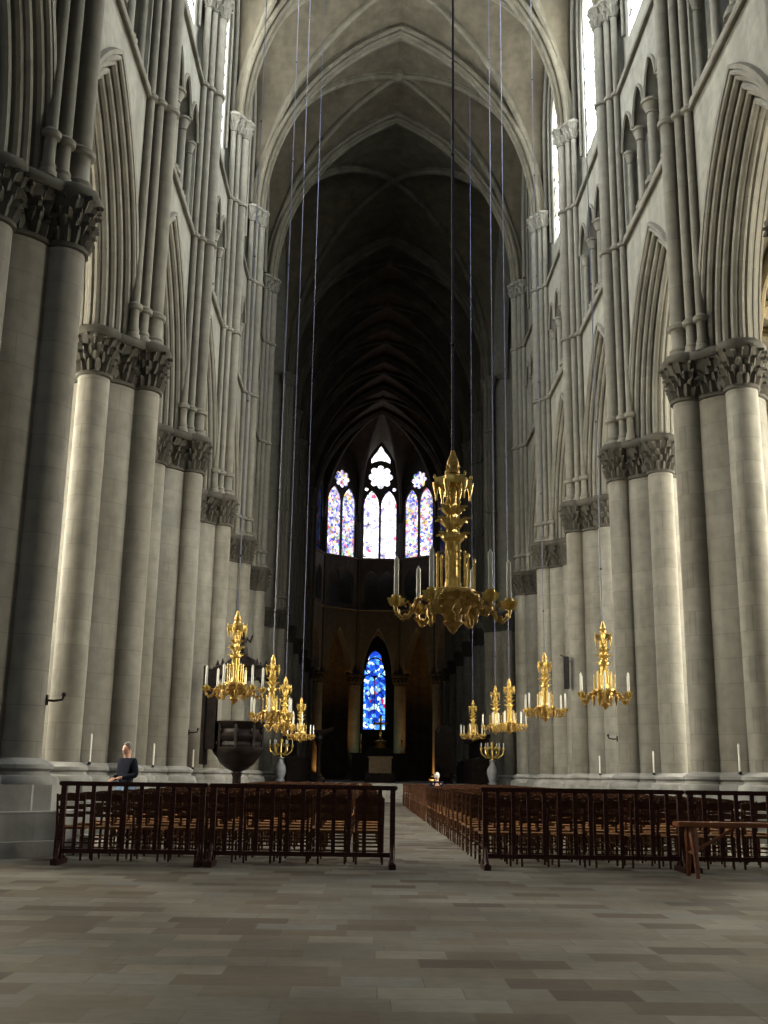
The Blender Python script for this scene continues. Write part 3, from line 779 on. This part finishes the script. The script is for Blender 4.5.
for sn, XS in (('left', LX), ('right', RX)):
    for r in range(NROW):
        y = 16.0+PITCH*r
        for k, x in enumerate(XS):
            if sn == 'right' and r == 23 and k == 1: continue
            if abs(x+5.35) < .75 and abs(y-37.1) < .7: continue
            if r >= NIND: simple_chair(far, x+rnd.uniform(-.02, .02), y+rnd.uniform(-.03, .03)); continue
            t = cp if not cused else copy_tree(cp); cused = True
            t.location = (x+rnd.uniform(-.02, .02), y+rnd.uniform(-.04, .04), 0); t.rotation_euler.z = rnd.uniform(-.06, .06)
            t['label'] = f'dark rush-seated chair, {sn} block, {ORD[r]} row behind the railing, {ORD[k]} from the aisle'
            t['group'] = f'rush-seated wooden chairs in the {sn} seating block'
o = obj('distant_chairs', far, M_CHAIR, smooth=False)
tag(o, 'mass of dark wooden chairs in far rows towards the crossing', 'chairs', kind='stuff')

# ================================================================ CHANDELIERS
def chandelier(loc, sc, top, rot, label, cable_r=.012):
    t = thing('gilt_chandelier', label, 'chandelier', loc, rot, 'gilt candle chandeliers hung down the nave')
    t.scale = (sc, sc, sc); q = 1/sc
    dg = bpy.context.evaluated_depsgraph_get(); dg.update()
    hit = S.ray_cast(dg, Vector(loc)+Vector((0, 0, 10)), Vector((0, 0, 1)))
    if hit[0]: top = hit[1].z+.06
    b = B(); zt = (top-loc[2])*q
    tube(b, [(0, 0, 2.55), (0, 0, zt)], cable_r*q, 6); 
    cb = obj('suspension_cable', b, M_CABLE, t)
    b = B(); z = 4.2
    while z < zt-.5: ball(b, (0, 0, z), .035*(1 if sc > .9 else 1.1), (1, 1, 1.3)); z += 3.1*q
    obj('cable_clamp', b, M_IRON, cb)
    b = B(); lathe(b, [(0, 2.62), (.025, 2.61), (.04, 2.55), (.075, 2.47), (.09, 2.40), (.07, 2.35), (.095, 2.31), (.095, 2.27), (0, 2.26)], n=12)
    for k in range(6): a = k*pi/3; ball(b, (cos(a)*.08, sin(a)*.08, 2.37), .022, (1, 1, 2.2))
    obj('finial', b, M_GILTD, t)
    b = B(); pr = []
    m = 12
    top_r = [b.verts.new((cos(2*pi*k/m)*(.27 if k % 2 == 0 else .17), sin(2*pi*k/m)*(.27 if k % 2 == 0 else .17), 2.0)) for k in range(m)]
    bot_r = [b.verts.new((v.co.x*.9, v.co.y*.9, 1.90)) for v in top_r]
    c0 = b.verts.new((0, 0, 2.07)); c1 = b.verts.new((0, 0, 1.92))
    for k in range(m):
        k2 = (k+1) % m; b.faces.new((top_r[k], top_r[k2], c0)); b.faces.new((bot_r[k2], bot_r[k], c1)); b.faces.new((bot_r[k], bot_r[k2], top_r[k2], top_r[k]))
    for k in range(6):
        a = k*pi/3; x, y = cos(a)*.24, sin(a)*.24
        lathe(b, [(0, 1.66), (.018, 1.69), (.014, 1.74), (.035, 1.83), (.045, 1.88), (.05, 1.93)], (x, y, 0), 8); tube(b, [(cos(a)*.20, sin(a)*.20, 1.9), (cos(a)*.13, sin(a)*.13, 1.80), (cos(a)*.09, sin(a)*.09, 1.86)], .014, 6)
        ball(b, (x*1.08, y*1.08, 2.02), .022, (1, 1, 1.8))
    bmesh.ops.translate(b, verts=b.verts, vec=(0, 0, .2)); obj('star_crown', b, M_GILT, t)
    b = B()
    lathe(b, [(.04, 2.3), (.05, 2.1), (.075, 2.05), (.05, 1.98), (.045, 1.5), (.09, 1.42), (.15, 1.38), (.16, 1.33), (.10, 1.27), (.06, 1.22), (.06, .8), (.11, .72), (.12, .6)], n=12)
    for k in range(6):
        a = k*pi/3+pi/6
        tube(b, [(cos(a)*.08, sin(a)*.08, 2.06), (cos(a)*.08, sin(a)*.08, 1.40)], .02, 6)
        tube(b, [(cos(a)*.09, sin(a)*.09, 1.30), (cos(a)*.09, sin(a)*.09, .75)], .022, 6)
        for z in (.95, 1.05, 1.15, 1.5, 1.85, 1.95): ball(b, (cos(a)*.09, sin(a)*.09, z), .034)
        leaf(b, (cos(a)*.07, sin(a)*.07, 1.50), a, 0, .11, .13, .12); leaf(b, (cos(a)*.06, sin(a)*.06, 1.28), a, 0, .11, .14, .11)
        leaf(b, (cos(a)*.06, sin(a)*.06, 1.68), a, 0, .09, .12, .08)
    obj('stem', b, M_GILT, t)
    b = B()
    for k in range(12):
        a = k*pi/6+.13; rr = .30 if k % 2 else .22; h = 1.0 if k % 2 else 1.1
        tube(b, [(cos(a)*rr, sin(a)*rr, .55), (cos(a)*rr, sin(a)*rr, h)], .016, 6); ball(b, (cos(a)*rr, sin(a)*rr, h), .026, (1, 1, 1.8))
    obj('cage_rods', b, M_GILT, t)
    b = B(); lathe(b, [(.10, .64), (.27, .62), (.31, .60), (.32, .55), (.28, .50), (.30, .45), (.25, .38), (.20, .30), (.14, .27), (.12, .2), (.14, .16), (.08, .10), (.05, .05), (0, 0)], n=24)
    for k in range(12):
        a = k*pi/6; leaf(b, (cos(a)*.26, sin(a)*.26, .42), a, 0, .11, .16, .04)
        ball(b, (cos(a)*.31, sin(a)*.31, .56), .035)
    obj('bowl', b, M_GILTD, t)
    for k in range(6):
        a = k*pi/3+pi/6; b = B(); lathe(b, [(0, .12), (.03, .16), (.025, .22), (.065, .30), (.05, .38), (.03, .44)], (cos(a)*.33, sin(a)*.33, 0), 8); obj('pendant', b, M_GILTD, t)
    for k in range(6):
        a = k*pi/3; ca, sa = cos(a), sin(a)
        P = lambda r, z: (ca*r, sa*r, z)
        b = B(); tube(b, [P(.34, .46), P(.42, .50), P(.50, .46), P(.55, .33), P(.61, .23), P(.69, .20), P(.76, .26), P(.79, .33), P(.78, .42)], [.03, .03, .026, .03, .03, .03, .028, .026, .03], 8)
        tube(b, [P(.60, .30), P(.57, .38), P(.62, .44), P(.67, .40), P(.64, .36)], .016, 6); tube(b, [P(.45, .42), P(.40, .36), P(.45, .30), P(.50, .34)], .016, 6)
        for r, z in ((.5, .46), (.61, .23), (.69, .20), (.56, .31), (.76, .27)): ball(b, P(r, z), .042)
        for r, z in ((.44, .47), (.55, .36), (.66, .22), (.75, .26)):
            for da in (1.6, -1.6): leaf(b, P(r, z-.02), a+da, 0, .05, .07, .035)
        arm = obj('candle_arm', b, M_GILTD, t)
        b = B(); lathe(b, [(.02, .36), (.05, .39), (.035, .42), (.05, .47), (.06, .52), (.045, .50), (.03, .49), (.0, .49)], (ca*.78, sa*.78, 0), 12)
        for j in range(6): aa = j*pi/3; leaf(b, (ca*.78+cos(aa)*.028, sa*.78+sin(aa)*.028, .37), aa, 0, .05, .12, .022); ball(b, (ca*.78+cos(aa)*.055, sa*.78+sin(aa)*.055, .49), .018)
        obj('candle_cup', b, M_GILT, arm)
        b = B(); lathe(b, [(.034, .49), (.032, 1.02), (.012, 1.05), (.003, 1.07)], (ca*.78, sa*.78, 0), 10); obj('candle', b, M_CANDLE, arm)
    return t
chandelier((.07, 14.6, 3.08), 1.0, 36.6, .08, 'largest gilt chandelier with tall white candles hanging above the central aisle', .022)
for x, y, z, rot, lb in (
    (3.56, 21.2, 2.51, .30, 'small gilt chandelier hanging in front of the right piers, rightmost and nearest of them'),
    (3.39, 27.3, 2.57, .55, 'small gilt chandelier hanging on the right, second from the right edge'),
    (3.38, 34.1, 2.50, .1, 'small gilt chandelier just left of the bright right arcade, third from the right edge'),
    (3.54, 39.1, 2.69, .4, 'small gilt chandelier above the right white vase candelabrum, fourth from the right edge'),
    (3.43, 46.3, 2.66, .2, 'farthest small gilt chandelier on the right, against the dark choir'),
    (-3.52, 20.1, 2.43, .25, 'small gilt chandelier hanging in front of the dark pulpit on the left'),
    (-3.37, 26.4, 2.30, .5, 'small gilt chandelier just right of the pulpit, second from left'),
    (-3.49, 32.4, 2.30, .05, 'small gilt chandelier above the left white vase candelabrum, third from left'),
    (-3.61, 42.7, 2.40, .35, 'farthest small gilt chandelier on the left, against the dark choir')):
    chandelier((x, y, z), .665, 34.4, rot, lb)

# ================================================================ PULPIT
t = thing('carved_pulpit', 'black carved wooden pulpit with canopy and statue, against a left pier', 'pulpit', (-5.35, 37.0, 0))
b = B(); lathe(b, [(.34, 0), (.34, .1), (.2, .2), (.14, .4), (.14, 1.1), (.2, 1.25)], n=12); obj('pillar', b, M_DARK, t)
b = B(); lathe(b, [(.0, 1.08), (.10, 1.12), (.16, 1.2), (.14, 1.28), (.36, 1.38), (.58, 1.55), (.70, 1.75), (.80, 1.85), (.86, 1.96), (.86, 2.06), (.74, 2.14), (.72, 2.25), (.82, 2.33), (.84, 2.44), (.76, 2.52), (.72, 2.66), (.86, 2.82), (.90, 2.9), (.82, 2.92), (.72, 2.9), (.7, 2.1), (0, 2.08)], n=8)
for k in range(8):
    a = pi/8+k*pi/4+pi/8; tube(b, [(cos(a)*.8, sin(a)*.8, 2.05), (cos(a)*.8, sin(a)*.8, 2.85)], .05, 6); ball(b, (cos(a)*.74, sin(a)*.74, 2.62), .09)
obj('bowl', b, M_DARK, t)
b = B(); box(b, -1.18, -1.08, -.7, .55, 1.5, 4.7); box(b, -1.10, -.72, -.62, -.54, 2.0, 4.6); box(b, -1.10, -.8, .36, .44, 2.0, 4.6)
for z in (2.2, 3.2, 4.2): tube(b, [(-1.06, -.6, z), (-1.06, .4, z)], .05, 6)
obj('back_panel', b, M_DARK, t)
b = B(); lathe(b, [(0, 4.45), (.5, 4.42), (.92, 4.35), (.98, 4.45), (.95, 4.62), (1.0, 4.7), (.85, 4.78), (.62, 4.84), (.45, 5.0), (.28, 5.08), (.2, 5.14), (.2, 5.2), (0, 5.2)], n=8)
for k in range(8): a = k*pi/4; ball(b, (cos(a)*.9, sin(a)*.9, 4.38), .10, (1, 1, 1.6)); lathe(b, [(.05, 4.7), (.07, 4.8), (.02, 4.95), (0, 5.0)], (cos(a)*.82, sin(a)*.82, 0), 6)
tube(b, [(-1.1, 0, 4.5), (-.6, 0, 4.55)], .12, 6)
obj('canopy', b, M_DARK, t)
b = B(); lathe(b, [(.17, 5.18), (.19, 5.3), (.13, 5.5), (.16, 5.7), (.12, 5.82), (.05, 5.86)], n=10); ball(b, (0, 0, 5.94), .085, (1, 1, 1.15), 2)
tube(b, [(.12, 0, 5.74), (.26, -.05, 5.6), (.34, -.1, 5.82)], [.05, .04, .03], 6); tube(b, [(-.12, 0, 5.74), (-.22, -.06, 5.55), (-.1, -.14, 5.45)], [.05, .04, .03], 6)
obj('statue', b, M_DARK, t)

# ================================================================ CANDELABRA ON WHITE VASES
for x, lb in ((-5.45, 'gilt branched candelabrum on a white vase, left of the choir steps'), (5.5, 'gilt branched candelabrum on a white vase, right of the choir steps')):
    t = thing('vase_candelabrum', lb, 'candelabrum', (x, 57.2, .85), 0, 'candelabra on white vases by the choir')
    b = B(); lathe(b, [(.24, 0), (.26, .08), (.16, .14), (.22, .3), (.30, .55), (.26, .8), (.14, 1.0), (.12, 1.15), (.17, 1.2), (.17, 1.24)], n=20); obj('vase', b, M_WHITE, t)
    b = B(); tube(b, [(0, 0, 1.2), (0, 0, 2.0)], .05, 8)
    for k in range(6):
        a = k*pi/3; tube(b, [(0, 0, 1.45), (cos(a)*.3, sin(a)*.3, 1.35), (cos(a)*.55, sin(a)*.55, 1.55), (cos(a)*.58, sin(a)*.58, 1.75)], .04, 6)
        ball(b, (cos(a)*.58, sin(a)*.58, 1.8), .09); ball(b, (cos(a)*.35, sin(a)*.35, 1.85), .10); 
    ball(b, (0, 0, 2.05), .12, (1, 1, 1.4)); obj('branches', b, M_GILT, t)
    b = B()
    for k in range(6): a = k*pi/3; lathe(b, [(.03, 1.85), (.03, 2.1), (.005, 2.13)], (cos(a)*.58, sin(a)*.58, 0), 6)
    obj('candles', b, M_CANDLE, t)

# ================================================================ SMALL THINGS ON THE PIERS
for side, i, lb in ((-1, 1, 'slim white candle on the base ledge of the second left pier'), (-1, 2, 'slim white candle on the base ledge of the third left pier'), (-1, 3, 'slim white candle on the base ledge of the fourth left pier'),
                    (1, 1, 'slim white candle on the base ledge of the second right pier'), (1, 2, 'slim white candle on the base ledge of the third right pier'), (1, 3, 'slim white candle on the base ledge of the fourth right pier')):
    t = thing('ledge_candle', lb, 'candle', (side*(PX-.545), PIER_Y[i]-.845, 1.352), 0, 'slim white candles on the pier ledges')
    b = B(); lathe(b, [(.026, 0), (.05, .02), (.03, .04), (.03, .06)], n=10); obj('holder', b, M_IRON, t)
    b = B(); lathe(b, [(.024, .05), (.024, .62), (.006, .65)], n=10); obj('wax', b, M_CANDLE, t)
for side, i, z, lb in ((-1, 0, 2.3, 'small black iron wall bracket on the nearest left pier'), (-1, 2, 2.35, 'small black iron wall bracket on the third left pier'), (1, 2, 2.35, 'small black iron wall bracket on the third right pier')):
    X = side*(PX-SH_O-SH_R+.02)
    t = thing('wall_bracket', lb, 'bracket', (X, PIER_Y[i]+.05, z), 0, 'black iron brackets on the piers')
    b = B(); lathe(b, [(.05, -.08), (.05, .08)], n=8); obj('plate', b, M_IRON, t)
    b = B(); tube(b, [(0, 0, 0), (-side*.15, 0, -.01), (-side*.27, 0, .01), (-side*.29, 0, .07)], .02, 6); ball(b, (-side*.29, 0, .09), .04); obj('arm', b, M_IRON, t)
t = thing('column_loudspeaker', 'narrow black loudspeaker fixed high on the fourth right pier', 'loudspeaker', (PX-SH_O-SH_R-.16, PIER_Y[3]-.2, 4.3))
b = B(); box(b, -.09, .09, -.09, .09, 0, 1.15); bmesh.ops.bevel(b, geom=b.edges[:], offset=.02, segments=2, affect='EDGES'); obj('cabinet', b, M_IRON, t)
b = B(); tube(b, [(0, 0, 1.0), (.05, .1, 1.0), (.18, .2, 1.0)], .025, 6); tube(b, [(0, 0, 1.1), (-.22, -.03, 1.2)], .02, 6); obj('bracket', b, M_IRON, t)

# ================================================================ CHOIR FURNITURE
t = thing('front_altar', 'beige cloth-covered altar on the dark platform in the crossing', 'altar', (-.25, 62, .85))
b = B(); box(b, -.85, .85, -.5, .5, 0, .52); obj('plinth', b, M_DARK, t, smooth=False)
b = B(); box(b, -.62, .62, -.4, .4, .52, 1.35); box(b, -.70, .70, -.46, .46, 1.35, 1.43); obj('altar_table', b, M_BEIGE, t, smooth=False)
t = thing('high_altar', 'wide dark altar screen across the choir behind the beige altar', 'altar', (0, 84, .85))
b = B(); box(b, -2.1, 2.1, -.4, .6, 0, 1.9); box(b, -2.25, 2.25, -.5, .7, 1.9, 2.05); box(b, -1.0, 1.0, 0, .5, 2.05, 2.45); obj('screen', b, M_DARK, t, smooth=False)
t = thing('altar_cross', 'gilt crucifix on a round foot before the blue window', 'crucifix', (.05, 84.2, 3.3))
b = B(); lathe(b, [(.5, 0), (.45, .12), (.3, .22), (.42, .4), (.5, .5), (.2, .62), (.1, .75), (.08, .9)], n=12); obj('foot', b, M_GILTD, t)
b = B(); box(b, -.08, .08, -.06, .06, .85, 2.35); box(b, -.45, .45, -.06, .06, 1.75, 1.91)
for p in ((-.45, 1.83), (.45, 1.83), (0, 2.38)): ball(b, (p[0], 0, p[1]), .12)
obj('cross', b, M_GILT, t)
b = B(); tube(b, [(0, -.1, 1.2), (0, -.1, 1.75), (0, -.1, 1.98)], [.06, .09, .06], 6); tube(b, [(-.38, -.1, 1.86), (0, -.1, 1.78), (.38, -.1, 1.86)], .035, 6); obj('figure', b, M_GILTD, t)
for x, lb in ((-.55, 'gilt altar candlestick left of the crucifix'), (.65, 'gilt altar candlestick right of the crucifix')):
    t = thing('altar_candlestick', lb, 'candlestick', (x*2.6, 84.2, 2.902), 0, 'gilt altar candlesticks')
    b = B(); lathe(b, [(.15, 0), (.12, .08), (.04, .15), (.06, .5), (.04, .8), (.1, .95), (.1, 1.0)], n=10); obj('stem', b, M_GILTD, t)
    b = B(); lathe(b, [(.035, .98), (.035, 1.45), (0, 1.48)], n=8); obj('candle', b, M_CANDLE, t)
for side, lb in ((-1, 'dark carved choir stalls along the left side of the crossing'), (1, 'dark carved choir stalls along the right side of the crossing')):
    t = thing('choir_stalls', lb, 'choir stalls', (side*4.9, 62, .85), 0, 'dark choir stalls')
    b = B(); box(b, side*.5-.08, side*.5+.08, -3.6, 6.4, 0, 2.4); box(b, min(side*.1, side*.65), max(side*.1, side*.65), -3.6, 6.4, 2.4, 2.6); obj('back_panel', b, M_DARK, t, smooth=False)
    b = B(); box(b, -.3, .3, -3.6, 6.4, .4, .5); box(b, -.35, -.25, -3.6, 6.4, 0, 1.0) if side > 0 else box(b, .25, .35, -3.6, 6.4, 0, 1.0); obj('bench', b, M_DARK, t, smooth=False)
    for k in range(11):
        b = B(); box(b, -.3, .45, -3.6+k-.03, -3.6+k+.03, 0, 1.3); ball(b, (0, -3.6+k, 1.33), .09); obj('divider', b, M_DARK, t)
t = thing('eagle_lectern', 'dark lectern with broad top standing left of the altar steps', 'lectern', (-3.55, 58.3, .85))
b = B(); lathe(b, [(.4, 0), (.4, .15), (.12, .3), (.1, 1.8), (.2, 2.0)], n=10); obj('stand', b, M_DARK, t)
b = B(); ball(b, (0, 0, 2.25), .3, (.8, .8, 1.0), 2); tube(b, [(-.55, .1, 2.75), (-.2, 0, 2.55), (.2, 0, 2.55), (.75, .1, 2.8)], [.08, .16, .16, .08], 6); obj('top', b, M_DARK, t)
t = thing('bishop_chair', 'tall dark throne-like chair right of the beige altar', 'chair', (3.35, 62.5, .85))
b = B(); box(b, -.5, .5, .2, .35, 0, 2.9); lathe(b, [(.5, 2.9), (.3, 3.2), (0, 3.3)], (0, .27, 0), 12, sy=.15); obj('backrest', b, M_DARK, t, smooth=False)
b = B(); box(b, -.45, .45, -.4, .25, .35, .55); obj('seat', b, M_DARK, t, smooth=False)
for s in (-1, 1): b = B(); box(b, s*.42-.05, s*.42+.05, -.4, .3, 0, .95); obj('armrest', b, M_DARK, t, smooth=False)

# ================================================================ PEOPLE
def skin(name, verts, edges, radii, material, parent, sub=1, root=0):
    me = bpy.data.meshes.new(name); me.from_pydata(verts, edges, []); me.materials.append(material)
    o = bpy.data.objects.new(name, me); C.objects.link(o)
    m = o.modifiers.new('skin', 'SKIN'); m.use_smooth_shade = True
    for i, d in enumerate(me.skin_vertices[0].data):
        r = radii[i]; d.radius = r if isinstance(r, tuple) else (r, r); d.use_root = (i == root)
    s = o.modifiers.new('sub', 'SUBSURF'); s.levels = sub; s.render_levels = sub
    dg = bpy.context.evaluated_depsgraph_get(); dg.update()
    nm = bpy.data.meshes.new_from_object(o.evaluated_get(dg)); bpy.data.objects.remove(o)
    nm.materials.clear(); nm.materials.append(material)
    for p in nm.polygons: p.use_smooth = True
    r = bpy.data.objects.new(name, nm); return link(r, parent)
def person(loc, rot, label, seated, hair):
    t = thing('person', label, 'person', loc, rot)
    # front is -y ; joints
    if not seated:
        J = dict(pel=(0, 0, .95), wst=(0, .0, 1.10), chs=(0, .01, 1.30), nek=(0, .0, 1.47), hd0=(0, -.01, 1.55), hd1=(0, -.02, 1.66),
                 hl=(-.10, 0, .90), kl=(-.11, -.04, .50), al=(-.12, .02, .09), tl=(-.13, -.16, .03), hr=(.10, 0, .90), kr=(.12, .02, .50), ar=(.14, .10, .09), tr=(.15, -.07, .03),
                 sl=(-.19, .01, 1.42), el=(-.25, .04, 1.14), wl=(-.14, -.20, 1.08), sr=(.19, .01, 1.42), er=(.25, .04, 1.14), wr=(.12, -.22, 1.10))
    else:
        J = dict(pel=(0, .05, .52), wst=(0, .06, .68), chs=(0, .04, .88), nek=(0, .0, 1.05), hd0=(0, -.02, 1.12), hd1=(0, -.04, 1.23),
                 hl=(-.10, .02, .50), kl=(-.12, -.38, .50), al=(-.12, -.40, .09), tl=(-.12, -.56, .03), hr=(.10, .02, .50), kr=(.12, -.38, .50), ar=(.12, -.42, .09), tr=(.13, -.58, .03),
                 sl=(-.18, .03, 1.0), el=(-.23, -.02, .74), wl=(-.10, -.26, .62), sr=(.18, .03, 1.0), er=(.23, -.02, .74), wr=(.10, -.26, .62))
    E = [('pel','wst'),('wst','chs'),('chs','nek'),('nek','hd0'),('hd0','hd1'),('pel','hl'),('hl','kl'),('kl','al'),('al','tl'),('pel','hr'),('hr','kr'),('kr','ar'),('ar','tr'),
         ('chs','sl'),('sl','el'),('el','wl'),('chs','sr'),('sr','er'),('er','wr')]
    RD = dict(pel=(.13,.10), wst=(.13,.09), chs=(.15,.10), nek=.055, hd0=.075, hd1=(.075,.09), hl=.085, kl=.055, al=.04, tl=.03, hr=.085, kr=.055, ar=.04, tr=.03, sl=.06, el=.04, wl=.026, sr=.06, er=.04, wr=.026)
    names = list(J); V = [J[n] for n in names]; ED = [(names.index(a), names.index(b)) for a, b in E]; RR = [RD[n] for n in names]
    for w_, sx in (('wl', 1), ('wr', -1)):
        wv = Vector(J[w_]); d = (wv-Vector(J['e'+w_[1]])).normalized(); side_ = d.cross(Vector((0, 0, 1))).normalized()
        palm = wv+d*.07; V.append(tuple(palm)); pi_ = len(V)-1; RR.append((.034, .018)); ED.append((names.index(w_), pi_))
        for k, ln in enumerate((.075, .085, .08, .06)):
            o_ = side_*(k-1.5)*.021; a_ = palm+d*.03+o_; b_ = a_+d*ln*.5; c_ = b_+d*ln*.35-Vector((0, 0, ln*.35))
            i0 = len(V); V += [tuple(a_), tuple(b_), tuple(c_)]; RR += [.010, .009, .008]; ED += [(pi_, i0), (i0, i0+1), (i0+1, i0+2)]
        th = wv+d*.03+side_*(-.035*sx); th2 = th+d*.04+side_*(-.02*sx); i0 = len(V); V += [tuple(th), tuple(th2)]; RR += [.012, .010]; ED += [(pi_, i0), (i0, i0+1)]
    body = skin('body', V, ED, RR, M_SKIN, t, 2)
    hx, hy, hz = J['hd1']
    b = B(); ball(b, (hx, hy-.0, hz-.02), .098, (.86, 1.0, 1.22), 3)
    lathe(b, [(.004, .02), (.014, .0), (.018, -.03), (.0, -.035)], (hx, hy-.095, hz-.02), 6)          # nose
    for s in (-1, 1): ball(b, (hx+s*.086, hy+.01, hz-.02), .028, (.4, .8, 1.2), 1); ball(b, (hx+s*.034, hy-.085, hz+.0), .014, (1, .5, .6), 1)
    ball(b, (hx, hy-.088, hz-.075), .025, (1, .4, .3), 1)
    obj('face', b, M_SKIN, body)
    b = B(); ball(b, (hx, hy+.018, hz+.02), .108, (.88, .98, 1.12), 3)
    for v in list(b.verts):
        if v.co.y < hy-.045 and v.co.z < hz+.055: b.verts.remove(v)
        elif v.co.z < hz-.06: b.verts.remove(v)
    obj('hair', b, hair, t)
    def sub_chain(nm, chain, ed, grow, material):
        skin(nm, [J[c] for c in chain], [(chain.index(a), chain.index(b_)) for a, b_ in ed], [tuple(q+grow for q in (RD[c] if isinstance(RD[c], tuple) else (RD[c],)*2)) for c in chain], material, t, 2)
    sub_chain('jacket', ['wst', 'pel', 'chs', 'nek', 'sl', 'el', 'wl', 'sr', 'er', 'wr'], [('pel','wst'),('wst','chs'),('chs','nek'),('chs','sl'),('sl','el'),('el','wl'),('chs','sr'),('sr','er'),('er','wr')], .024, M_JACKET)
    sub_chain('trousers', ['pel', 'hl', 'kl', 'al', 'hr', 'kr', 'ar'], [('pel','hl'),('hl','kl'),('kl','al'),('pel','hr'),('hr','kr'),('kr','ar')], .02, M_JEANS if not seated else M_DARK)
    for s in ('l', 'r'):
        a, c = Vector(J['a'+s]), Vector(J['t'+s]); b = B(); m_ = (a+c)/2; ball(b, (m_.x, m_.y+.01, .045), .06, (.8, 2.2, .75), 2); obj('shoe', b, M_DARK, t)
    return t
person((-5.8, 22.0, 0), R(-38), 'standing person in a dark navy jacket and blue jeans beside the second left pier', False, M_HAIR)
person((RX[1]+.05, 16.0+PITCH*23+.05, 0), R(180), 'white-haired person in dark clothing seated far down the right chair block', True, M_WHAIR)
b = B(); box(b, -.2, .2, -.2, .2, 0, .02); b.free()
t = thing('rush_seat_chair', 'chair under the white-haired seated person in the right block', 'chair', (RX[1]+.05, 16.0+PITCH*23, 0), 0)
b = B(); chair_seat(b); obj('seat', b, M_RUSH, t, smooth=False)
b = B(); chair_back(b); obj('backrest', b, M_CHAIR, t)
for s in (-1, 1):
    for r in (True, False): b = B(); chair_leg(b, s, r); obj('leg', b, M_CHAIR, t)

# ================================================================ WARM LAMPS OF THE AMBULATORY, PLUS ADDED PALE ONES
def lamp(x, y, z, e, col, label):
    t = thing('ambulatory_lamp', label, 'lamp', (x, y, z), 0, 'floor lamps of the ambulatory')
    b = B(); lathe(b, [(.14, 0), (.16, .05), (.12, .2), (.16, .26), (.15, .27), (.10, .22), (0, .2)], n=12); obj('housing', b, M_IRON, t)
    ld = bpy.data.lights.new('bulb', 'SPOT'); ld.energy = e; ld.color = col; ld.spot_size = R(110); ld.spot_blend = .6; ld.shadow_soft_size = .1
    lo = bpy.data.objects.new('bulb', ld); link(lo, t); lo.location = (0, 0, .32); lo.rotation_euler = (pi, 0, 0)
    return t
lamp(-4.95, 105.7, 0, 750, (1, .42, .10), 'warm floor lamp at the foot of the far left apse column')
lamp(4.95, 105.7, 0, 750, (1, .42, .10), 'warm floor lamp at the foot of the far right apse column')
lamp(-1.3, 106.2, 0, 200, (.85, 1, .6), 'added pale lamp replacing window light at the foot of the inner left apse column')  # pale pair added to give the greenish window light on the columns
lamp(1.3, 106.2, 0, 200, (.85, 1, .6), 'added pale lamp replacing window light at the foot of the inner right apse column')
